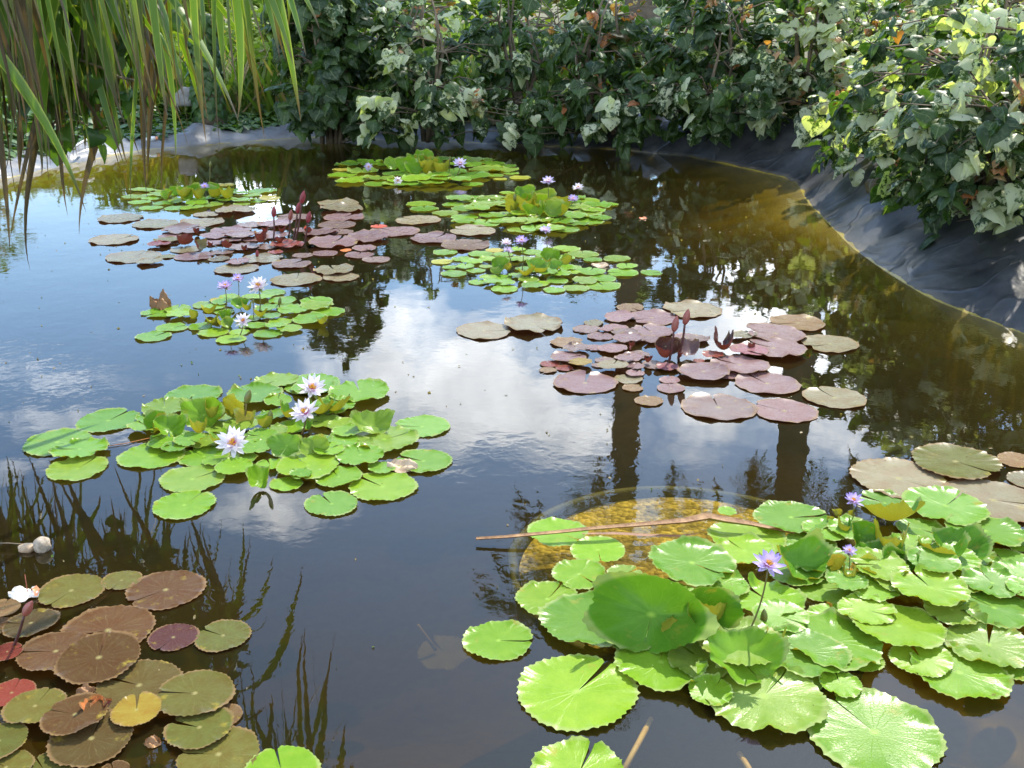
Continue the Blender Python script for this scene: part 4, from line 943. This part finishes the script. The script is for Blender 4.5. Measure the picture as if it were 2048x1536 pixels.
def s_under(rs, n):
    x = -1 + rs.random(n) * 10; y = 12.2 + rs.random(n) * 9
    m = x > 4.5; y[m] = 4 + rs.random(m.sum()) * 14
    return np.c_[x, y, .2 + rs.random(n) ** 2 * .5]
scatter('undergrowth', 7000, s_under, (OV, OU, OF), .15, .9, M['grass'], 33, dry=.2, updown=.3)
def s_bank(rs, n):
    k = rs.integers(0, NP, n * 3)
    Q = RIM[k] + Nn[k] * ((BW[k] * (1.0 + .1 * rs.random(n * 3)) + rs.random(n * 3) * .9)[:, None]); b = BH[k]
    m = (Q[:, 0] > -1.8) & (Q[:, 1] > 4.2)
    return np.c_[Q[m][:n], b[m][:n] * .8 + rs.random(len(Q[m][:n])) * .12]
scatter('leaf_litter', 3500, s_bank, (OV, OU, OF), .10, 1.6, M['grass'], 34, dry=.55, updown=-.1)

def s_woods(rs, n):
    x = -45 + rs.random(n) * 100; y = 44 + rs.random(n) * 16
    return np.c_[x, y, .6 + (2.0 + .7 * np.sin(x * .45) + .4 * np.sin(x * 1.3)) * rs.random(n) ** .7]
scatter('woods', 9000, s_woods, (OV, OU, OF), .9, 1.2, M['grass'], 35, dry=.02, updown=-.2)
def s_specks(rs, n):
    x = -3.4 + rs.random(n) * 5.2; y = 2.0 + rs.random(n) * 6
    return np.c_[x, y, np.full(n, .003)]
sc_ = scatter('floating_specks', 420, s_specks, (OV * np.array([1, 1, .05]), OU, OF), .011, 1, M['grass'], 36, dry=.8, updown=.02)
# weeds on the left
for i, (c, r, h, lab) in enumerate([((-5.6, 15.5, .2), .9, 1.3, 'bright green leafy shrub in the sun behind the hanging strap leaves'), ((-3.9, 17.5, .2), 1.0, 1.25, 'low sunlit shrub beyond the stone blocks'), ((-7.2, 12.3, .2), 1.1, 1.6, 'leafy shrub on the far left bank'),
     ((-2.9, 14.3, .15), .55, .9, 'low pink-tinged shrub left of the dark corner bush')]):
    rs = np.random.default_rng(300 + i); root = thing('shrub', lab, 'shrub', c, 'shrubs in the sun beyond the left bank'); n = 2600
    d = rs.normal(size=(n, 3)); d /= np.linalg.norm(d, axis=1)[:, None]; O = d * (rs.random(n) ** .4)[:, None] * np.array([r, r, h / 2]) + np.array([0, 0, h / 2])
    O[:, :2] *= (1 + .25 * np.sin(4 * O[:, 2:3] + O[:, :1] * 3)); tip = d * .6 + np.array([0, 0, -.3]) + rs.normal(size=(n, 3)) * .4; nr = np.array([0, 0, 1.]) + rs.normal(size=(n, 3)) * .4
    V, U, F, A = place_leaves(OV, OU, OF, O, tip, nr, .13 * (.6 + .7 * rs.random(n)), np.c_[.4 + .6 * rs.random(n), (rs.random(n) < .04) * 1., np.zeros(n), np.ones(n)])
    mesh('foliage', V, F, M['grass'], root, uvs=U, attr=A)
    mb = MB()
    for k in range(9):
        a = rs.random() * 6.28; V, F = tube([(0, 0, -.05), (math.cos(a) * r * .25, math.sin(a) * r * .25, h * .4), (math.cos(a) * r * .6, math.sin(a) * r * .6, h * .8)], [.02, .013, .005], 5); mb.add(V, F)
    mesh('stems', np.concatenate(mb.V), mb.F, M['twig'], root)
# vine-covered stump and the grey blocks
sp = W(392, 240); sp = Vector((-3.55, 12.4, .2))
st = thing('tree_stump', 'thick dark stump wrapped in climbing leaves beyond the left bank', 'stump', sp)
V, F = tube([(0, 0, -.1), (.02, 0, .3), (-.01, 0, .7), (.03, .01, 1.0), (.02, 0, 1.08)], [.20, .16, .15, .15, .11], 12); mesh('trunk', V, F, M['wood'], st)
rs = np.random.default_rng(5); n = 420; a = rs.random(n) * 6.28; z_ = rs.random(n) * 1.15
O = np.c_[np.cos(a) * .17, np.sin(a) * .17, z_]; o_ = np.c_[np.cos(a), np.sin(a), np.zeros(n)]
V, U, F, A = place_leaves(HV, HU, HF, O, o_ * .4 + np.array([0, 0, -1.]) + rs.normal(size=(n, 3)) * .2, o_ + np.array([0, 0, .4]), .10 * (.6 + .8 * rs.random(n)), np.c_[rs.random(n) * .5, np.zeros(n), np.zeros(n), np.ones(n)])
mesh('climbing_leaves', V, F, M['vine'], st, uvs=U, attr=A)
def rough_block(sx, sy, sz, seed):
    rs = np.random.default_rng(seed); V = []; F = []; n = 5; idx = {}
    for f in range(6):
        for i in range(n + 1):
            for j in range(n + 1):
                u_, v_ = i / n * 2 - 1, j / n * 2 - 1
                p = [(1, u_, v_), (-1, -u_, v_), (-u_, 1, v_), (u_, -1, v_), (u_, v_, 1), (u_, -v_, -1)][f]
                key = tuple(round(q, 4) for q in p)
                if key not in idx:
                    q = np.array(p); L = np.linalg.norm(q); q = q * (.80 + .2 / L * 1.2) + .035 * np.sin(q[[1, 2, 0]] * 5 + seed); idx[key] = len(V); V.append((q[0] * sx, q[1] * sy, q[2] * sz + sz))
    for f in range(6):
        for i in range(n):
            for j in range(n):
                def K(i, j):
                    u_, v_ = i / n * 2 - 1, j / n * 2 - 1; p = [(1, u_, v_), (-1, -u_, v_), (-u_, 1, v_), (u_, -1, v_), (u_, v_, 1), (u_, -v_, -1)][f]; return idx[tuple(round(q, 4) for q in p)]
                F.append((K(i, j), K(i + 1, j), K(i + 1, j + 1), K(i, j + 1)))
    return V, F
def block(px, py, z, sx, sy, sz, mat, label, seed, name='stone_block', cat='stone', rz=0):
    V, F = rough_block(sx, sy, sz, seed); o = mesh(name, V, F, mat, loc=W(px, py, z)); o.rotation_euler.z = rz; tag(o, label, cat); return o
block(366, 212, .30, .12, .1, .11, M['stone'], 'rough grey concrete block, left one of two beside the leafy stump', 1, rz=.2)
block(397, 207, .30, .08, .1, .10, M['stone'], 'narrower grey concrete block standing right of its neighbour by the stump', 2, rz=-.2)
block(100, 275, .12, .07, .07, .07, M['palestone'], 'pale pinkish stone lying on the left bank behind the hanging leaves', 3, 'stone')
V, F = tube([W(140, 300, .14), W(166, 283, .19), W(176, 277, .2)], [.012, .012, .012], 8); o = mesh('pipe', V, F, M['plasticwhite']); tag(o, 'short white plastic pipe sticking out over the left bank', 'pipe')
fl = thing('plastic_bottle', 'small orange and white plastic bottle lying at the edge of the left liner', 'bottle', W(300, 281, .07))
V, F = tube([(-.06, -.02, 0), (-.05, -.02, .0), (.03, .02, .02), (.05, .03, .02)], [.012, .026, .026, .02], 12); mesh('bottle', V, F, M['plasticwhite'], fl)
V, F = tube([(.05, .03, .02), (.075, .04, .022)], [.018, .018], 10); mesh('cap', V, F, M['plasticorange'], fl)

# ------------------------------------------------------------------ palms whose trunks the water mirrors
def palm(x, y, h, r, seed, label, lean=(0, 0)):
    rs = np.random.default_rng(seed); root = thing('palm_tree', label, 'palm tree', (x, y, .2), 'tall palms behind the hedge')
    n = 40; pts = []; rad = []
    for i in range(n + 1):
        t = i / n; pts.append((lean[0] * t * t, lean[1] * t, h * t)); rad.append(r * (1.12 - .25 * t + .10 * math.exp(-t * 12)) * (1 + .035 * ((i % 2) * 2 - 1)))
    V, F = tube(pts, rad, 14); mesh('trunk', V, F, M['palmbark'], root)
    top = np.array(pts[-1]); mb = MB(); mr = MB()
    for k in range(30):
        az = k * 2.4 + rs.normal() * .2; el = 1.2 - 1.6 * (k / 30) + rs.normal() * .1; L = 3.6 + rs.random() * .8
        d = np.array([math.cos(az), math.sin(az), 0])
        p = top.copy(); path = [p.copy()]; e = el
        for s in range(14):
            p = p + (d * math.cos(e) + np.array([0, 0, math.sin(e)])) * L / 14; e -= .115; path.append(p.copy())
        V, F = tube(path, [.045 * (1 - i / 16) for i in range(15)], 5); mr.add(V, F)
        path = np.array(path); sd_ = np.array([-math.sin(az), math.cos(az), 0])
        O = []; T_ = []; N2 = []; S_ = []
        for s in range(46):
            t = .12 + .88 * s / 45; q = t * 14; i = min(13, int(q)); c0 = path[i] + (path[i + 1] - path[i]) * (q - i); tg = path[i + 1] - path[i]; tg /= np.linalg.norm(tg)
            for sg in (-1, 1):
                O.append(c0); T_.append(sd_ * sg * .9 + tg * .55 + np.array([0, 0, -.45 - .3 * rs.random()]) + rs.normal(size=3) * .08); N2.append(np.array([0, 0, 1.]) + d * .2); S_.append(.75 * math.sin(min(1, t * .95 + .08) * 3.0) ** .6 + .1)
        O = np.array(O); A = np.tile([rs.random(), 1.0 if k > 26 else 0, 0, 1], (len(O), 1))
        V, U, F, A = place_leaves(OV * np.array([.16, 1, .3]), OU, OF, O, np.array(T_), np.array(N2), np.array(S_), A)
        mb.V.append(V); mb.F += [tuple(int(q_) + mb.n for q_ in f) for f in F]; mb.A.append(A); mb.U.append(U); mb.n += len(V)
    mr.build('fronds', M['twig'], root)
    mb.build('leaflets', M['palm'], root)
    return root
palm(2.62, 22, 12.3, .32, 1, 'tall palm seen only as the left dark trunk mirrored in the water', (.1, 0))
palm(6.5, 22, 12.0, .36, 2, 'tall palm seen only as the right dark trunk mirrored in the water', (.15, 0))

# ------------------------------------------------------------------ overhanging strap-leaved plant, top left
root = thing('strap_leaf_plant', 'big plant with drooping green and dry brown strap leaves overhanging the water', 'plant', (-4.6, 4.6, .1))
rb = Vector((-4.6, 4.6, .1))
gl_, dl = MB(), MB(); rs = np.random.default_rng(77)
def strap(a, d, tip, w, dry, sag=.5, n=16, out_=None):
    L = (tip - a).length
    b = a + (out_ if out_ is not None else Vector((rs.normal() * .1, rs.normal() * .1, .35))) * L * .55
    c = tip + Vector(((a.x - tip.x) * .15 + rs.normal() * .03, (a.y - tip.y) * .15, L * sag))
    pts = bez(a, b, c, tip, n)
    if dry and rs.random() < .6:      # a broken leaf hangs from its kink
        k = int(n * .45)
        for i in range(k, n + 1): pts[i] = pts[i] + Vector((0, 0, -.02 * (i - k)))
    ws = [w * (.55 + .45 * min(1, i / (n * .3))) * (1 if i < n * .55 else max(.02, 1 - ((i - n * .55) / (n * .45)) ** 1.4)) for i in range(n + 1)]
    # face turned toward the light: side vector from a fixed random heading
    hd = rs.normal() * 1.2; tw_ = rs.normal() * .07
    V = []; U = []; F = []
    for i, p in enumerate(pts):
        t = (pts[min(i + 1, n)] - pts[max(i - 1, 0)]).normalized()
        s0 = Vector((math.cos(hd + i * tw_), math.sin(hd + i * tw_), 0)); s = (s0 - t * s0.dot(t)).normalized(); nn = s.cross(t); f = .35 if not dry else .8
        V += [p - s * ws[i] + nn * ws[i] * f, p, p + s * ws[i] + nn * ws[i] * f]; U += [(-1, i / n), (0, i / n), (1, i / n)]
    for i in range(n):
        for k in range(2): a_ = i * 3 + k; F.append((a_, a_ + 1, a_ + 4, a_ + 3))
    (dl if dry else gl_).add([v - rb for v in V], F, (rs.random(), 1.0 if dry else 0.0, 1.0, 1), U)
# leaves that can be told apart: (upper point px, Y), (tip px, Y), half width m, dry
HL = [((30,-160),3.9,(98,362),3.9,.040,0),((-160,10),3.3,(172,425),3.1,.022,0),((100,150),4.4,(60,540),4.3,.016,1),((110,40),4.3,(20,480),4.4,.018,1),((255,160),4.4,(146,388),4.4,.020,1),
 ((105,-60),4.2,(122,345),4.3,.026,1),((248,-80),4.0,(262,405),4.0,.011,0),((318,-40),4.0,(283,305),4.0,.012,1),((300,60),4.0,(352,335),3.9,.010,0),((345,90),4.2,(312,300),4.2,.010,1),
 ((60,-200),3.9,(240,225),3.9,.028,0),((170,-130),3.6,(480,250),3.3,.016,0),((405,-160),3.4,(475,240),3.3,.017,0),((440,-220),3.4,(602,243),3.3,.018,0),((480,-160),3.4,(612,112),3.3,.015,0),((420,-160),3.4,(586,130),3.3,.013,0),
 ((260,-120),3.5,(515,142),3.4,.013,0),((300,-130),3.6,(425,160),3.6,.014,0),((390,-160),3.5,(452,172),3.5,.015,0),((350,-160),3.6,(372,100),3.6,.026,0),((200,-130),3.7,(335,170),3.7,.016,0),((180,-100),3.8,(368,200),3.8,.011,1),
 ((100,-200),3.7,(68,215),3.8,.034,0),((-60,-160),3.9,(30,250),3.9,.036,0),((100,-160),3.9,(300,190),3.9,.020,0),((120,-120),3.9,(345,120),3.8,.020,0),((440,-160),3.4,(560,120),3.3,.013,0),((450,-160),3.4,(640,60),3.3,.012,0),
 ((60,20),4.0,(160,175),3.8,.018,0),((20,60),4.2,(210,260),4.1,.020,1),((150,-60),4.1,(395,62),3.7,.018,0),((40,-60),4.0,(330,40),3.7,.020,0),((-40,40),4.2,(240,90),4.0,.018,0),((10,80),4.3,(110,300),4.2,.020,1),((200,40),4.4,(190,330),4.4,.016,1),
 ((-40,100),4.3,(5,420),4.3,.022,1),((60,100),4.5,(85,300),4.5,.020,0),((0,-40),4.1,(130,210),4.1,.026,0),((340,-120),3.6,(405,90),3.6,.020,0),((520,-160),3.4,(575,60),3.4,.013,0),((230,-80),4.2,(235,170),4.2,.022,0),((280,-60),4.2,(268,215),4.2,.018,1),
 ((150,60),4.4,(170,300),4.4,.018,0),((40,150),4.5,(40,350),4.5,.018,1),((130,120),4.5,(138,320),4.5,.014,1),((-20,-100),4.0,(200,130),3.9,.028,0),((330,0),4.3,(300,240),4.3,.014,1),((70,-90),4.2,(30,160),4.2,.028,0)]
for (a, ya, b, yb, w, dr) in HL:
    strap(at_y(*a, ya), 0, at_y(*b, yb), w, dr, sag=.30, out_=Vector((.30 if not dr else .05, 0, .16 if not dr else .05)))
# rosettes further up, whose leaves also hang into the reflection
RO = [(-1.3, 3.3, 2.35, .8), (-1.45, 3.5, 2.3, .9), (-1.9, 3.7, 2.4, 1.0), (-2.4, 4.2, 2.2, 1.0), (-2.6, 3.6, 2.6, 1.0), (-1.7, 3.1, 2.6, .9), (-3.2, 4.6, 2.1, 1.1), (-1.3, 2.95, 2.8, .9), (-3.0, 5.2, 2.2, 1.0), (-2.1, 3.0, 2.5, .9), (-2.2, 4.3, 1.9, .8), (-2.7, 4.8, 1.8, .9)]
RO += [(-2.55, 4.7, 1.45, .7), (-2.0, 4.4, 1.55, .6), (-3.0, 4.9, 1.2, .6), (-1.6, 4.3, 1.6, .5)]
for (x_, y_, z_, sp_) in RO:
    for k in range(50):
        az = rs.random() * 6.28; dr = 1 if rs.random() < (.24 if z_ > 1.7 else .12) else 0
        a = Vector((x_, y_, z_)) + Vector((rs.normal() * .06, rs.normal() * .06, rs.normal() * .15))
        ln = sp_ * (.35 + .85 * rs.random()) * (.45 if dr else 1.0)
        tip = Vector((x_ + math.cos(az) * ln, y_ + math.sin(az) * ln * .8, z_ - (.35 + rs.random() * 1.25)))
        tip.y = max(tip.y, 2.7 + .25 * rs.random()); tip.x = min(tip.x, -.70 - .3 * rs.random())
        if tip.x > -1.35: dr = 0
        tip.z = max(tip.z, (1.0 + .35 * rs.random()) if tip.x > -1.5 else .82 + .45 * rs.random())
        o2 = Vector((math.cos(az) * .95, math.sin(az) * .8, .45 if not dr else .15))
        strap(a, 0, tip, .009 + .018 * rs.random(), dr, sag=.15 + .4 * rs.random(), out_=o2)
gl_.build('green_leaves', M['strap'], root); dl.build('dry_leaves', M['strap'], root)
mb = MB()
for (x_, y_, z_, sp_) in RO:
    e = Vector((x_, y_, z_)) - rb; V, F = tube([(0, 0, -.1), (0.1, 0, 1.0), tuple(e * .5 + Vector((0, 0, 1.5))), tuple(e)], [.10, .08, .05, .035], 8); mb.add(V, F)
mesh('branches', np.concatenate(mb.V), mb.F, M['wood'], root)
# broad-leaved creeper growing through it
root = thing('creeper_vine', 'heart-leaved green creeper climbing through the strap leaves at the top left', 'vine', (-2.0, 4.0, .9))
n = 150; mb = MB(); cp = []
for (a, b, y0_) in [((40, -60), (250, 160), 4.1), ((80, -40), (60, 200), 4.2), ((240, 20), (60, 260), 4.4), ((0, 20), (160, 250), 4.3), ((330, -40), (180, 140), 4.2)]:
    A_, B2 = at_y(*a, y0_), at_y(*b, y0_); pl = []
    for i in range(9):
        t = i / 8; pl.append(A_.lerp(B2, t) + Vector((math.sin(t * 9) * .05, rs.normal() * .03, -math.sin(t * 3.1) * .08)))
    V, F = tube([p - Vector((-2, 4, .9)) for p in pl], .005, 5); mb.add(V, F); cp += pl
mesh('vine_stems', np.concatenate(mb.V), mb.F, M['twig'], root)
ii = rs.integers(0, len(cp), n); O = np.array([tuple(cp[i] - Vector((-2, 4, .9))) for i in ii]) + rs.normal(size=(n, 3)) * np.array([.07, .05, .06])
V, U, F, A = place_leaves(HV, HU, HF, O, np.array([0, -.1, -1.]) + rs.normal(size=(n, 3)) * .4, np.array([0, -.6, .6]) + rs.normal(size=(n, 3)) * .5, .07 * (.5 + .8 * rs.random(n)), np.c_[rs.random(n), np.zeros(n), np.zeros(n), np.ones(n)])
mesh('foliage', V, F, M['vine'], root, uvs=U, attr=A)
